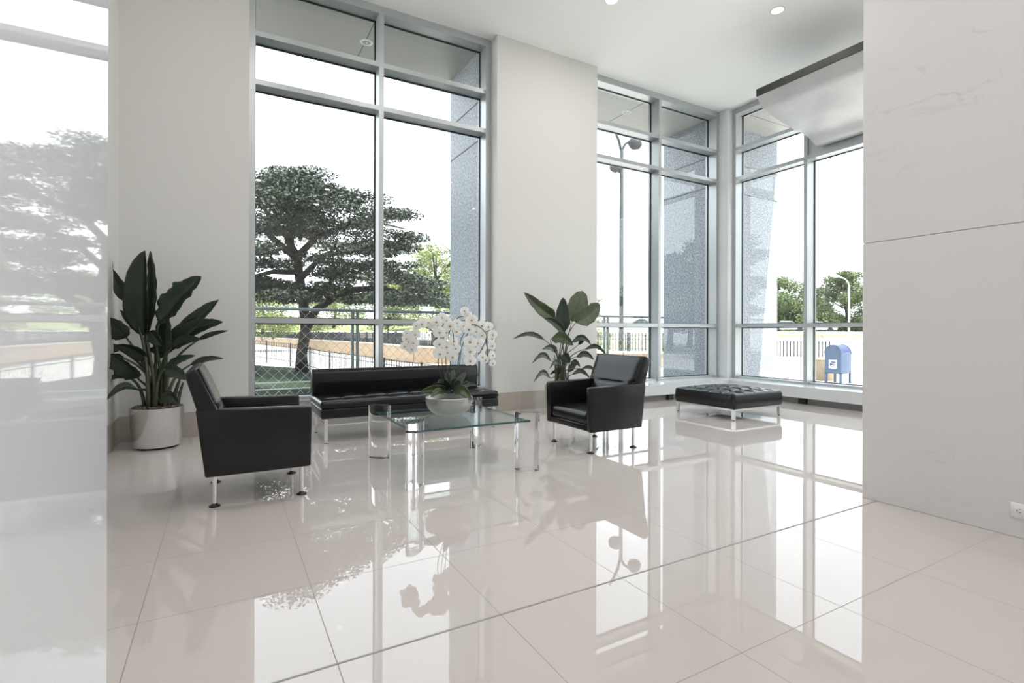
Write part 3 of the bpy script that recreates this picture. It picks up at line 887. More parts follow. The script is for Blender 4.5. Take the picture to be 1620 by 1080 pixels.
# ------------------------------------------------------------------ orchid in bowl on the table
PO = Vector((1.672, 4.070, 0.398))
t = thing('potted_orchid', 'white orchid arching from a frosted bowl on the glass coffee table', 'orchid', PO)
bm = bmesh.new()
prof = [(0, 0.0), (0.085, 0.0), (0.12, 0.012), (0.165, 0.045), (0.19, 0.085), (0.198, 0.12), (0.196, 0.142), (0.199, 0.152), (0.194, 0.157), (0.188, 0.150), (0.188, 0.11), (0.15, 0.04), (0.10, 0.015), (0, 0.01)]
lathe(bm, prof, n=56)
smooth_by_angle(obj('bowl', bm, 'bowl', t), 60)
bm = bmesh.new(); lathe(bm, [(0, 0.135), (0.12, 0.132), (0.187, 0.120), (0.18, 0.09), (0, 0.09)], n=40)
obj('moss', bm, mat('moss', (0.03, 0.045, 0.015), 0.9, noise=(30, (0.08, 0.09, 0.03), 0.4, 0.6), bump=(60, 0.8)), t)
OD = PO.y
def lo(px, py, dy=0.0):
    return onY(px, py, OD + dy) - PO
zb = zoomer(640, 580, 9.0)
oleaves = [((600, 330), (228, 350), 16, 'leafolive', .06, .0, -.05), ((590, 300), (480, 190), 11, 'leaf', .05, .1, .15), ((640, 300), (600, 60), 14, 'leaf', .0, .0, .1), ((670, 300), (690, 40), 16, 'leafolive', .0, .1, .15),
           ((700, 310), (875, 85), 12, 'leaf', .05, .0, .05), ((760, 330), (925, 215), 13, 'leafdark', .05, .1, .1), ((760, 340), (1025, 265), 9, 'leafdark', .12, .1, .15), ((700, 370), (955, 470), 18, 'leafolive', .25, -.05, -.18),
           ((560, 380), (370, 430), 11, 'leafolive', .15, -.1, -.17), ((640, 310), (560, 170), 10, 'leafdark', .02, -.05, -.1), ((620, 330), (400, 250), 12, 'leafdark', .08, .05, .05), ((690, 330), (800, 200), 14, 'leafdark', .05, -.02, -.05), ((650, 320), (740, 160), 13, 'leaf', .05, .03, .0)]
for b_, t_, w_, m_, sg, d0, d1 in oleaves:
    bm = bmesh.new()
    leaf_mesh(bm, lo(*zb(*b_), d0 * .5), lo(*zb(*t_), d1), w_ / 185.0, sag=sg, fold=.45, tipe=3.5, wav=0.0, nu=14, nv=4, ripple=0.0, twist=rg.uniform(-.4, .4))
    o = obj('leaf', bm, m_, t, True)
    md = o.modifiers.new('thickness', 'SOLIDIFY'); md.thickness = 0.003
zf = zoomer(630, 480, 9.0)
def stempx(pts, dy, r=0.0035):
    P = [lo(*zf(x, y), d) for (x, y), d in zip(pts, dy)]
    P = [lo(*zf(*pts[0]), dy[0])] + P[1:]
    # smooth
    out = []
    Q = [P[0]] + P + [P[-1]]
    for i in range(1, len(Q) - 2):
        for k in range(6):
            s = k / 6
            a, b, c, d = Q[i - 1], Q[i], Q[i + 1], Q[i + 2]
            out.append(0.5 * ((2 * b) + (c - a) * s + (2 * a - 5 * b + 4 * c - d) * s * s + (3 * b - a - 3 * c + d) * s ** 3))
    out.append(P[-1])
    bm = bmesh.new(); tube(bm, out, r, 7)
    obj('flower_stem', bm, 'leafdark', t, True)
zs0 = 1290
stempx([(770, zs0), (850, 850), (880, 650), (890, 520), (950, 400), (1000, 260), (1090, 210), (1200, 330), (1265, 600), (1270, 860)], [0, 0, 0, 0, .02, .02, .03, .05, .05, .05])
stempx([(790, zs0), (870, 860), (900, 640), (985, 430), (1060, 300), (1190, 360), (1260, 480), (1160, 700)], [.03, .03, .03, .03, .0, -.03, -.05, -.05])
stempx([(740, zs0), (685, 900), (680, 600), (720, 430), (790, 290), (860, 195), (960, 185)], [0, 0, 0, .02, .03, .03, .03])
stempx([(720, zs0), (625, 860), (620, 600), (545, 490), (480, 390), (370, 330), (290, 330), (190, 430), (140, 560), (125, 660)], [-.02, -.04, -.05, -.05, -.05, -.05, -.05, -.06, -.07, -.08], .0032)
stempx([(700, zs0), (575, 900), (590, 640), (620, 420), (640, 300), (720, 300), (780, 420), (790, 600)], [-.02, -.03, -.05, -.05, -.06, -.08, -.08, -.08])
stempx([(750, zs0), (745, 900), (730, 600), (700, 440), (560, 330)], [.02, .02, .0, .0, .0])

def flower_mesh():
    bm = bmesh.new()
    def petal(ang, L, w, lift, n=6):
        ca, sa = math.cos(ang), math.sin(ang)
        rows = []
        for i in range(n + 1):
            s = i / n
            hw_ = w * math.sin(math.pi * min(1, 0.12 + s * 0.88)) ** 0.7
            if i == n: hw_ = w * 0.08
            row = []
            for j in (-2, -1, 0, 1, 2):
                q = j / 2
                x = L * s; y = hw_ * q; z = lift * s * s * L + 0.10 * L * (1 - q * q) * math.sin(math.pi * s) * 0.5 + 0.002
                row.append(bm.verts.new((x * ca - y * sa, x * sa + y * ca, z)))
            rows.append(row)
        for i in range(n):
            for j in range(4):
                bm.faces.new((rows[i][j], rows[i + 1][j], rows[i + 1][j + 1], rows[i][j + 1]))
    D = math.radians
    petal(D(10), 0.044, 0.032, -0.12); petal(D(170), 0.044, 0.032, -0.12)
    for a in (90, 222, 318):
        petal(D(a), 0.042, 0.019, -0.22)
    me = bpy.data.meshes.new('flower'); bm.to_mesh(me); bm.free()
    me.materials.append(MT['petal'])
    for p in me.polygons: p.use_smooth = True
    bm = bmesh.new()
    lathe(bm, [(0, 0.012), (0.0035, 0.010), (0.004, 0.004), (0, 0.0)], 0, 0, 8)
    cyl(bm, (0, -0.002, 0.004), (0, -0.012, 0.013), 0.0035, 0.001, 6); cyl(bm, (0.003, 0, 0.004), (0.009, -0.004, 0.010), 0.003, 0.001, 6); cyl(bm, (-0.003, 0, 0.004), (-0.009, -0.004, 0.010), 0.003, 0.001, 6)
    ml = bpy.data.meshes.new('lip'); bm.to_mesh(ml); bm.free(); ml.materials.append(MT['lip'])
    return me, ml
FM, FL = flower_mesh()
fpts = [(540, 260, -.08, 1), (585, 410, -.09, 1.05), (740, 320, -.1, 1.05), (335, 290, -.07, .95), (1045, 235, -.02, 1.05), (935, 320, .0, .9), (1005, 370, -.05, .95), (1190, 315, .0, 1), (1025, 540, -.1, 1.1), (1020, 680, -.1, 1.1), (1025, 815, -.1, 1.05),
        (1335, 600, .0, .9), (1340, 735, .02, .9), (1345, 850, .03, .75), (585, 575, -.1, 1), (590, 715, -.1, 1.1), (785, 535, -.08, .95), (690, 620, -.06, 1), (770, 760, -.07, 1), (820, 640, -.04, .9), (620, 200, -.04, .9), (690, 240, -.03, .85), (640, 480, -.04, .85),
        (120, 500, -.06, .8), (95, 610, -.07, .8), (215, 560, -.08, .95), (195, 650, -.09, .9), (240, 440, -.08, .9), (945, 105, .02, .75), (985, 170, .02, .85), (1280, 330, .03, .95), (1345, 440, .03, .9), (1190, 450, -.02, .95), (1190, 640, -.02, 1), (1195, 760, -.01, .95),
        (1130, 560, .0, .9), (1330, 500, .04, .9), (480, 310, -.05, .9), (835, 280, .0, .8), (830, 400, .0, .85), (260, 320, -.06, .7), (120, 420, -.04, .65), (1240, 800, .03, .8), (1115, 400, .02, .9), (700, 700, -.03, .8), (430, 270, -.05, .8), (1100, 310, .0, .9), (660, 350, -.02, .9)]
rg2 = random.Random(11)
for k, (x, y, dy, s) in enumerate(fpts):
    o = bpy.data.objects.new('flower', FM)
    COL.objects.link(o)
    o.parent = t
    o.location = lo(*zf(x, y), dy)
    face = Vector((-0.25 - 0.25 * (x < 300) + 0.25 * (x > 1150) + rg2.uniform(-.4, .4), -1, rg2.uniform(-.45, .15)))
    q = face.to_track_quat('Z', 'Y')
    o.rotation_euler = (q @ Vector((0, 0, 0)).to_track_quat('Z', 'Y')).to_euler() if False else q.to_euler()
    o.rotation_euler.rotate_axis('Z', rg2.uniform(-.35, .35))
    s *= 1.22
    o.scale = (s, s, s)
    l = bpy.data.objects.new('lip', FL)
    COL.objects.link(l)
    l.parent = o

# ------------------------------------------------------------------ exterior: building parts
pl = thing('granite_pillar', 'speckled grey granite pillar outside the tall window', 'pillar')
bm = bmesh.new(); box(bm, 3.27, 5.0, 6.83, 7.93, -1.2, 5.25); obj('shaft', bm, 'granite', pl)
bm = bmesh.new()
for z in (3.93, 4.50): box(bm, 3.262, 3.275, 6.83, 7.935, z - 0.006, z + 0.006)
obj('joint_groove', bm, 'joint', pl)
pl = thing('granite_pillar', 'granite corner pillar outside the glazed corner of the lobby', 'pillar')
bm = bmesh.new()
prism(bm, [(8.20, -1.2), (10.36, -1.2), (10.36, 5.25), (8.20, 5.25)], 6.83, 8.0, 'Y'); obj('shaft', bm, 'granite', pl)
bm = bmesh.new()
for z in (3.93, 4.50):
    box(bm, 8.192, 8.205, 6.83, 8.0, z - 0.006, z + 0.006); box(bm, 8.55, 10.365, 6.822, 6.832, z - 0.006, z + 0.006)
obj('joint_groove', bm, 'joint', pl)
bm = bmesh.new()
prism(bm, [(-6, 6.78), (8.52, 6.78), (8.52, -5), (10.40, -5), (10.40, 8.02), (-6, 8.02)], 5.25, 5.9, 'Z')
struct(obj('roof_overhang', bm, 'soffit'))
bm = bmesh.new()
for x in (1.75, 6.60): box(bm, x - 0.006, x + 0.006, 6.80, 8.02, 5.2475, 5.2505)
box(bm, 8.6, 10.4, 6.3, 6.312, 5.2475, 5.2505)
struct(obj('trim_4', bm, 'joint'))
for x, y, lb in ((1.772, 7.438, 'round silver downlight in the outside soffit above the tall window'), (6.587, 7.367, 'round silver downlight in the outside soffit seen through the corner window')):
    s = thing('soffit_light', lb, 'soffit light', (x, y, 5.25), 0, 'downlights in the outside soffit')
    bm = bmesh.new(); lathe(bm, [(0.058, -0.002), (0.06, -0.01), (0.085, -0.008), (0.088, 0)], n=28); obj('trim_ring', bm, 'white', s, True)
    bm = bmesh.new(); lathe(bm, [(0, -0.004), (0.03, -0.005), (0.058, -0.002)], n=28); obj('reflector', bm, 'galv', s, True)
    bm = bmesh.new(); cyl(bm, (0, 0, -0.012), (0, 0, 0), 0.016); obj('bulb', bm, 'white', s)
# building mass above, so that the roof is closed to the sky
struct(mkbox('roof_slab', -6, 10.4, -5.0, 8.02, 5.9, 6.2, 'soffit'))

# ------------------------------------------------------------------ exterior: terrain
def height(x, y):
    z = -0.55
    a = min(1, max(0, (y - 14) / 26.0)) * min(1, max(0, (20 - x) / 6.0))
    z -= 0.55 * a
    return z
bm = bmesh.new()
xs = list(np.linspace(-60, 30, 46)) + list(np.linspace(40, 300, 14)); ys = list(np.linspace(-120, 0, 13)) + list(np.linspace(4, 60, 29)) + list(np.linspace(80, 300, 12))
V = [[bm.verts.new((x, y, height(x, y))) for x in xs] for y in ys]
for j in range(len(ys) - 1):
    for i in range(len(xs) - 1):
        bm.faces.new((V[j][i], V[j][i + 1], V[j + 1][i + 1], V[j + 1][i]))
struct(obj('pavement', bm, 'pave', None, True))
# grassy mound around the spreading tree
bm = bmesh.new()
cx, cy = -1.5, 14.2
rings = [[bm.verts.new((cx, cy, 0.36))]]
for k in range(1, 13):
    q = k / 12
    z = 0.36 * (1 - q * q) ** 1.2 + (-0.7) * q ** 1.5
    rings.append([bm.verts.new((cx + 8.2 * q * math.cos(a), cy + 7.0 * q * math.sin(a), z + 0.03 * math.sin(5 * a + k))) for a in np.linspace(0, 2 * math.pi, 49)[:-1]])
for k in range(48): bm.faces.new((rings[0][0], rings[1][k], rings[1][(k + 1) % 48]))
for a, b in zip(rings[1:], rings[2:]):
    for k in range(48): bm.faces.new((a[k], b[k], b[(k + 1) % 48], a[(k + 1) % 48]))
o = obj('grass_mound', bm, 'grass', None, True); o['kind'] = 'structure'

# chain-link fence just outside
FY, FZ = 8.2, 1.435
fc = thing('chain_link_fence', 'green-grey chain-link fence with top rail running past both windows', 'fence')
bm = bmesh.new()
dg = 0.148
def wire(bm, a, b, r=0.0026):
    cyl(bm, a, b, r, n=4, caps=False)
fx0, fx1, fz0 = -4.0, 9.2, -0.55
n = int((fx1 - fx0 + 2.0) / dg) + 2
for k in range(n):
    for s in (1, -1):
        x0 = fx0 + k * dg - (2.0 if s > 0 else 0)
        za, zb_ = fz0, FZ
        xa, xb = (x0, x0 + (FZ - fz0)) if s > 0 else (x0 + 0, x0 - (FZ - fz0))
        # clip to the fence length
        if max(xa, xb) < fx0 or min(xa, xb) > fx1: continue
        P = []
        for xx, zz in ((xa, za), (xb, zb_)):
            if xx < fx0: zz += (fx0 - xx) * (1 if s > 0 else -1) * (1 if xx == xa else 1); xx = fx0
            if xx > fx1: zz += (fx1 - xx) * (1 if s > 0 else -1); xx = fx1
            P.append((xx, FY + 0.02, max(fz0, min(FZ, zz))))
        wire(bm, P[0], P[1])
obj('mesh_panel', bm, 'wire', fc)
for z, r in ((FZ, 0.024), (0.36, 0.010), (0.265, 0.010)):
    bm = bmesh.new(); cyl(bm, (fx0, FY, z), (fx1, FY, z), r, n=12); obj('rail', bm, 'fence' if r > .02 else 'wire', fc, True)
for x in (-3.2, -0.74, 1.747, 1.822, 4.30, 6.757, 6.842):
    bm = bmesh.new(); cyl(bm, (x, FY, -0.56), (x, FY, FZ + 0.01), 0.024 if x in (1.747, 1.822) else 0.027, n=14); obj('post', bm, 'fence', fc, True)

# iron picket fence curving behind the mound
def polyD(pts):
    return [dep(px, 526, d) for px, d in pts]
def picket_fence(name, label, pts, ztop, gap, hgt, post_every, cat='fence', pick_r=0.009, post_r=0.03, rails=(0.0, 0.16), m='iron'):
    t = thing(name, label, cat)
    P = [Vector((p[0], p[1], z)) for p, z in zip(pts, ztop)]
    bm = bmesh.new(); rbm = bmesh.new(); posts = []
    acc = 0; nxt = 0; cnt = 0
    for a, b in zip(P, P[1:]):
        L = (b - a).length
        s = (nxt - acc)
        while s < L:
            q = a + (b - a) * (s / L)
            if cnt % post_every == 0: posts.append(q.copy())
            box(bm, q.x - pick_r, q.x + pick_r, q.y - pick_r, q.y + pick_r, q.z - hgt, q.z)
            cnt += 1; s += gap
        nxt = acc + s; acc += L
        for dz in rails + (hgt - 0.12,):
            tube(rbm, [a - Vector((0, 0, dz)), b - Vector((0, 0, dz))], 0.016, 4)
    obj('pickets', bm, m, t); t.children[-1]['kind'] = 'stuff'
    obj('rails', rbm, m, t)
    for q in posts:
        pb = bmesh.new(); box(pb, q.x - post_r, q.x + post_r, q.y - post_r, q.y + post_r, q.z - hgt - 0.12, q.z + 0.05); obj('post', pb, m, t)
    return t
picket_fence('picket_fence', 'low black iron picket fence curving around the grassy mound', polyD([(330, 25), (405, 24), (470, 22), (510, 20), (560, 18), (660, 15.5), (770, 14)]), [.70, .70, .55, .36, .30, .16, .05], 0.14, 0.86, 14)

# raised road parapet: tan wall, coping, iron balustrade
PP = [(330, 130), (415, 90), (500, 62), (589, 45), (660, 34), (800, 29), (987, 25), (1110, 24.5)]
PW = polyD(PP)
t = thing('parapet_wall', 'long tan parapet wall with pale coping crossing behind the lawn fences', 'wall')
bm = bmesh.new(); bc = bmesh.new()
for a, b in zip(PW, PW[1:]):
    d = (b - a); nn = Vector((-d.y, d.x, 0)).normalized() * 0.25
    for bmx, z0, z1, wv in ((bm, -1.4, 0.10, 1.0), (bc, 0.10, 0.20, 1.3)):
        vs = [bmx.verts.new((p.x, p.y, z)) for z in (z0, z1) for p in (a - nn * wv, b - nn * wv, b + nn * wv, a + nn * wv)]
        for q in ((0, 1, 5, 4), (1, 2, 6, 5), (2, 3, 7, 6), (3, 0, 4, 7), (4, 5, 6, 7), (3, 2, 1, 0)): bmx.faces.new([vs[i] for i in q])
obj('wall_face', bm, 'tanwall', t); obj('coping', bc, 'coping', t)
picket_fence('balustrade', 'dark iron balustrade standing on the tan parapet wall', PW, [1.08] * len(PW), 0.16, 0.88, 14, 'railing', 0.018, 0.07, (0.0, 0.12, 0.30))

# far lawn rising behind the parapet
bm = bmesh.new()
rows = []
for dd, z in ((14, 1.15), (40, 3.2), (75, 4.6)):
    rows.append([bm.verts.new((p.x + 0.35 * dd, p.y + dd, z if k > 0 else z)) for k, p in enumerate(polyD([(300, 100), (415, 80), (500, 60), (589, 44), (660, 36), (760, 32), (830, 31)]))])
for a, b in zip(rows, rows[1:]):
    for k in range(len(a) - 1): bm.faces.new((a[k], a[k + 1], b[k + 1], b[k]))
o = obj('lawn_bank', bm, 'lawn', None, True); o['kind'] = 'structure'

# ------------------------------------------------------------------ trees
def leaf_cloud(pads, n, size, flat=0.5, seed=1):
    """pads: (centre, rx, ry, rz); returns a mesh of small leaf quads"""
    g = np.random.default_rng(seed)
    vol = np.array([p[1] * p[2] * max(p[3], .1) for p in pads]) ** 0.75
    idx = g.choice(len(pads), n, p=vol / vol.sum())
    C = np.array([tuple(p[0]) for p in pads])[idx]; R = np.array([p[1:4] for p in pads])[idx]
    v = g.normal(size=(n, 3)); v /= np.linalg.norm(v, axis=1)[:, None]
    rad = g.random(n) ** 0.42
    P = C + v * R * rad[:, None]
    a = g.normal(size=(n, 3)); a[:, 2] *= flat; a /= np.linalg.norm(a, axis=1)[:, None]
    b = g.normal(size=(n, 3)); b[:, 2] *= flat; b -= a * (a * b).sum(1)[:, None]; b /= np.linalg.norm(b, axis=1)[:, None]
    s = size * g.uniform(0.6, 1.3, n)[:, None]
    q = np.stack([P - a * s, P - b * s * .45, P + a * s, P + b * s * .45], 1).reshape(-1, 3)
    me = bpy.data.meshes.new('foliage')
    me.vertices.add(4 * n); me.vertices.foreach_set('co', q.astype(np.float32).ravel())
    me.loops.add(4 * n); me.loops.foreach_set('vertex_index', np.arange(4 * n, dtype=np.int32))
    me.polygons.add(n); me.polygons.foreach_set('loop_start', np.arange(0, 4 * n, 4, dtype=np.int32)); me.polygons.foreach_set('loop_total', np.full(n, 4, dtype=np.int32))
    me.update(); me.validate()
    return me

# the wide spreading tree on the mound
TB = Vector((1.60, 13.3, 0))
t = thing('spreading_tree', 'dark spreading tree with layered crown on the grassy mound', 'tree', TB + Vector((0, 0, -0.3)))
R_, F_ = r0, fw
def tl(a, b, z): return R_ * a + F_ * b + Vector((0, 0, z + 0.3))
SX = 13.3 / 812 * 1.0
def tp(px, py, b=0.0):
    D = 12.9 + b
    return dep(px, py, D) - TB + Vector((0, 0, 0.3))
bm = bmesh.new()
tube(bm, [tp(478, 612), tp(477, 560), tp(484, 520), tp(480, 480), tp(474, 440), tp(470, 405), tp(455, 380)], [.20, .135, .13, .12, .11, .10, .085], 12)
obj('trunk', bm, 'bark', t, True)
branches = [
    [(483, 520, 0, .13), (500, 490, 0, .10), (530, 470, 0, .09), (560, 458, 0, .085), (600, 455, .2, .07), (650, 466, .4, .05), (690, 480, .5, .035), (712, 487, .5, .02)],
    [(472, 410, 0, .10), (440, 385, -.2, .08), (415, 360, -.5, .06), (380, 345, -.8, .05), (330, 335, -1, .03)],
    [(472, 405, 0, .10), (500, 375, .3, .07), (540, 360, .8, .055), (590, 350, 1.2, .04), (640, 362, 1.5, .02)],
    [(476, 440, 0, .08), (510, 405, -.5, .06), (560, 395, -1, .05), (610, 400, -1.4, .03)],
    [(474, 430, 0, .08), (430, 430, .5, .06), (390, 440, 1.0, .05), (330, 450, 1.5, .03)],
    [(460, 385, 0, .08), (462, 345, .2, .06), (480, 315, .4, .045), (500, 295, .5, .03)],
    [(458, 380, 0, .08), (425, 340, .3, .06), (405, 310, .6, .04)],
    [(516, 480, 0, .05), (522, 455, -.2, .04), (524, 430, -.5, .03), (545, 410, -.8, .02)],
    [(480, 470, 0, .06), (445, 455, -1.2, .04), (410, 462, -2.2, .03)],
]
for br in branches:
    bm = bmesh.new(); tube(bm, [tp(x, y, b) for x, y, b, r_ in br], [q[3] for q in br], 8)
    obj('branch', bm, 'bark', t, True)
g = np.random.default_rng(3)
pads = []
def pad(px, py, b, rx, rz):
    pads.append((tp(px, py, b), rx, rx, rz))
spec = []
for py, xl, xr, dens in ((278, 440, 500, 5), (290, 400, 520, 10), (305, 370, 550, 13), (322, 320, 590, 17), (345, 290, 645, 21), (368, 280, 662, 23), (392, 280, 640, 23), (415, 280, 645, 23), (438, 280, 670, 22), (455, 270, 695, 18), (465, 300, 500, 9), (472, 540, 712, 12)):
    for k in range(dens):
        px = g.uniform(xl, xr); cxp = (xl + xr) / 2
        bmax = 3.2 * math.sqrt(max(0.05, 1 - ((px - cxp) / ((xr - xl) / 2 + 1)) ** 2))
        pad(px, py + g.uniform(-9, 9), g.uniform(-bmax, bmax), g.uniform(.38, .75), g.uniform(.08, .17))
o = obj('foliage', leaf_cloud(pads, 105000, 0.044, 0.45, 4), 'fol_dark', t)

def round_tree(label, base, h, rad, m, n=9000, size=.16, seed=1, group='trees across the road', trunk_h=None, name='tree', cat='tree', crown_low=.28):
    t = thing(name, label, cat, base, 0, group)
    g = np.random.default_rng(seed)
    bm = bmesh.new()
    tube(bm, [(0, 0, -.3), (.05 * rad, 0, h * .3), (0, .05 * rad, h * .6), (0, 0, h * .85)], [.035 * h, .026 * h, .018 * h, .006 * h], 8)
    for k in range(5):
        a = k * 1.3 + g.random()
        tube(bm, [(0, 0, h * (.3 + .08 * k)), (rad * .35 * math.cos(a), rad * .35 * math.sin(a), h * (.45 + .08 * k)), (rad * .7 * math.cos(a), rad * .7 * math.sin(a), h * (.52 + .09 * k))], [.014 * h, .01 * h, .004 * h], 6)
    obj('trunk', bm, 'bark', t, True)
    pads = []
    for _ in range(46):
        z = g.uniform(crown_low, 1.0)
        q = (z - crown_low) / (1 - crown_low)
        rmax = rad * math.sqrt(max(0.03, 1 - (2 * q - .85) ** 2 / 1.4))
        a = g.uniform(0, 6.283); rr_ = rmax * g.uniform(.35, 1) 
        s = rad * g.uniform(.16, .34)
        pads.append(((rr_ * math.cos(a) * .8, rr_ * math.sin(a) * .8, h * z - s * .4), s, s, s * .62))
    obj('foliage', leaf_cloud(pads, n, size, .7, seed), m, t)
    return t
def gp(px, d, z=-0.6):
    p = dep(px, 526, d); return Vector((p.x, p.y, z))
round_tree('round green tree behind the parked car across the road, partly hidden by the granite pillar', gp(1232, 84, 1.35), 9.0, 6.0, 'fol_mid', 20000, .20, 21, crown_low=.06)
round_tree('big green tree across the road behind the mailbox', gp(1338, 90, 1.35), 10.4, 7.4, 'fol_mid', 30000, .20, 22, crown_low=.06)
round_tree('green tree across the road at the centre mullion', gp(1280, 108, 1.4), 9.4, 6.5, 'fol_mid', 16000, .22, 23, crown_low=.06)
round_tree('green tree across the road cut off by the marble wall', gp(1418, 98, 1.4), 10.0, 6.5, 'fol_mid', 14000, .22, 24, crown_low=.06)
round_tree('pale yellow-green tree beyond the dark spreading tree, beside the granite pillar', gp(690, 42, .3), 8.3, 4.6, 'fol_light', 16000, .12, 25, 'pale trees beyond the lawn', crown_low=.15)
round_tree('pale green tree seen under the crown of the dark spreading tree', gp(415, 58, 1.2), 5.0, 5.6, 'fol_light', 13000, .15, 26, 'pale trees beyond the lawn', crown_low=.05)
round_tree('pale green tree low between the dark trunk and the centre mullion', gp(528, 66, 1.9), 5.6, 5.0, 'fol_light', 12000, .13, 27, 'pale trees beyond the lawn', crown_low=.1)
round_tree('pale green tree filling the gap behind the chain-link gate posts', gp(612, 56, 1.7), 5.0, 4.2, 'fol_mid', 10000, .14, 28, 'pale trees beyond the lawn', crown_low=.1)
round_tree('thin pale tree rising behind the plant by the wall pier', gp(935, 45, -.3), 5.3, 1.9, 'fol_light', 2500, .12, 29, 'pale trees beyond the lawn', crown_low=.1)
# street trees off to the side, mirrored in the corner glazing
for k, (x, y, h_, rd) in enumerate(((31, -11.5, 8.5, 4.6), (35.5, -20.5, 9.0, 4.4), (46, -27.5, 9.5, 5.2))):
    round_tree(('nearest', 'middle', 'farthest')[k] + ' street tree of the row mirrored in the glass of the corner window', (x, y, -.6), h_, rd, 'fol_dark' if k else 'fol_mid', 16000, .17, 40 + k, 'street trees mirrored in the corner window')
bm = bmesh.new(); box(bm, 36, 60, -60, 2, -.62, -.52); o = obj('lawn_strip', bm, 'lawn'); o['kind'] = 'structure'
# ground rising across the road: pale road, tan kerb wall, planted verge, car park
def bank(name, pxs, rows, mats):
    bm = bmesh.new()
    R = [[bm.verts.new(dep(px, 526, d).to_2d().to_3d() + Vector((0, 0, z))) for px in pxs] for d, z in rows]
    for j in range(len(R) - 1):
        for k in range(len(pxs) - 1):
            f = bm.faces.new((R[j][k], R[j][k + 1], R[j + 1][k + 1], R[j + 1][k])); f.material_index = mats[j][1]
    o = obj(name, bm, list(dict.fromkeys(m for m, _ in mats)))
    o['kind'] = 'structure'
    return o
bank('planted_bank', [1130, 1240, 1360, 1480, 1650], [(44, -.6), (52, .25), (62, .55), (62.1, .98), (66, 1.30), (130, 1.5)], [('pave', 0), ('pave', 0), ('tanwall', 1), ('sunlit_lawn', 2), ('pave', 0)])
bank('far_bank', [860, 930, 1000, 1080], [(40, -.6), (52, 1.0), (118, 3.0), (170, 3.2)], [('sunlit_lawn', 0), ('sunlit_lawn', 0), ('sunlit_lawn', 0)])

# ------------------------------------------------------------------ street lamps
t = thing('street_lamp', 'tall grey street lamp with two curved arms outside the corner window', 'street lamp')
D = 26
base = gp(983, D, -.3); top = dep(983, 236, D)
bm = bmesh.new(); tube(bm, [base, (base + Vector((top.x, top.y, top.z))) / 2, Vector((base.x, base.y, top.z))], [.125, .11, .09], 14); obj('pole', bm, 'postgrey', t, True)
bm = bmesh.new(); tube(bm, [base, base + Vector((0, 0, .9))], [.15, .12], 14); obj('base', bm, 'postgrey', t, True)
def lampc(px, py, dd=0): return dep(px, py, D + dd)
for arm, head in (([(983, 250), (984, 238), (989, 228), (997, 223)], [(996, 222), (1014, 232)]), ([(983, 240), (979, 222), (972, 206), (966, 196)], None), ([(983, 272), (980, 272), (976, 269), (975, 264)], [(965, 263), (985, 263)])):
    bm = bmesh.new(); tube(bm, [lampc(*p) for p in arm], .065, 8); ao = obj('arm', bm, 'postgrey', t, True)
    if head:
        a, b = lampc(*head[0]), lampc(*head[1])
        bm = bmesh.new(); n_ = 10
        tube(bm, [a + (b - a) * (k / n_) for k in range(n_ + 1)], [.08 + .24 * math.sin(math.pi * (0.12 + .82 * k / n_)) for k in range(n_ + 1)], 14)
        for v in bm.verts: pass
        obj('lamp_head', bm, 'postgrey', t, True)
t = thing('street_lamp', 'white street lamp with one curved arm in front of the big green tree', 'street lamp')
D = 60
base = gp(1343, D, -.6); top = dep(1343, 452, D)
bm = bmesh.new(); tube(bm, [base, Vector((base.x, base.y, top.z))], [.13, .09], 12); obj('pole', bm, 'white', t, True)
bm = bmesh.new(); tube(bm, [dep(x, y, D) for x, y in ((1343, 453), (1342, 447), (1337, 441), (1326, 437))], .06, 8); obj('arm', bm, 'white', t, True)
bm = bmesh.new(); tube(bm, [dep(x, y, D) for x, y in ((1328, 437), (1322, 436), (1314, 436))], [.08, .20, .10], 10); obj('lamp_head', bm, 'white', t, True)

# ------------------------------------------------------------------ railing and guard rail across the forecourt
picket_fence('railing', 'dark iron railing across the forecourt behind the mailbox', [gp(px, d) for px, d in ((1160, 34), (1238, 32), (1314, 31))], [.62, .62, .62], 0.19, 0.98, 12, 'railing', .024, .07, (0.0, .10))
t = thing('guard_rail', 'galvanised guard rail carrying on from the iron railing', 'guard rail')
a, b = gp(1316, 31), gp(1500, 29)
for z in (.55, .28):
    bm = bmesh.new()
    d = (b - a).normalized(); nn = Vector((-d.y, d.x, 0))
    pf = [(-.12, 0), (-.06, .04), (0, 0), (.06, .04), (.12, 0)]
    A = [bm.verts.new(Vector((a.x, a.y, z + q[0])) - nn * q[1]) for q in pf]; B = [bm.verts.new(Vector((b.x, b.y, z + q[0])) - nn * q[1]) for q in pf]
    for k in range(4): bm.faces.new((A[k], B[k], B[k + 1], A[k + 1]))
    o = obj('rail', bm, 'galv', t); md = o.modifiers.new('thickness', 'SOLIDIFY'); md.thickness = .01
for k in range(6):
    p = a + (b - a) * (k / 5.5 + .05)
    mkbox('post', p.x - .07, p.x + .07, p.y - .02, p.y + .12, -.6, .62, 'galv', t)

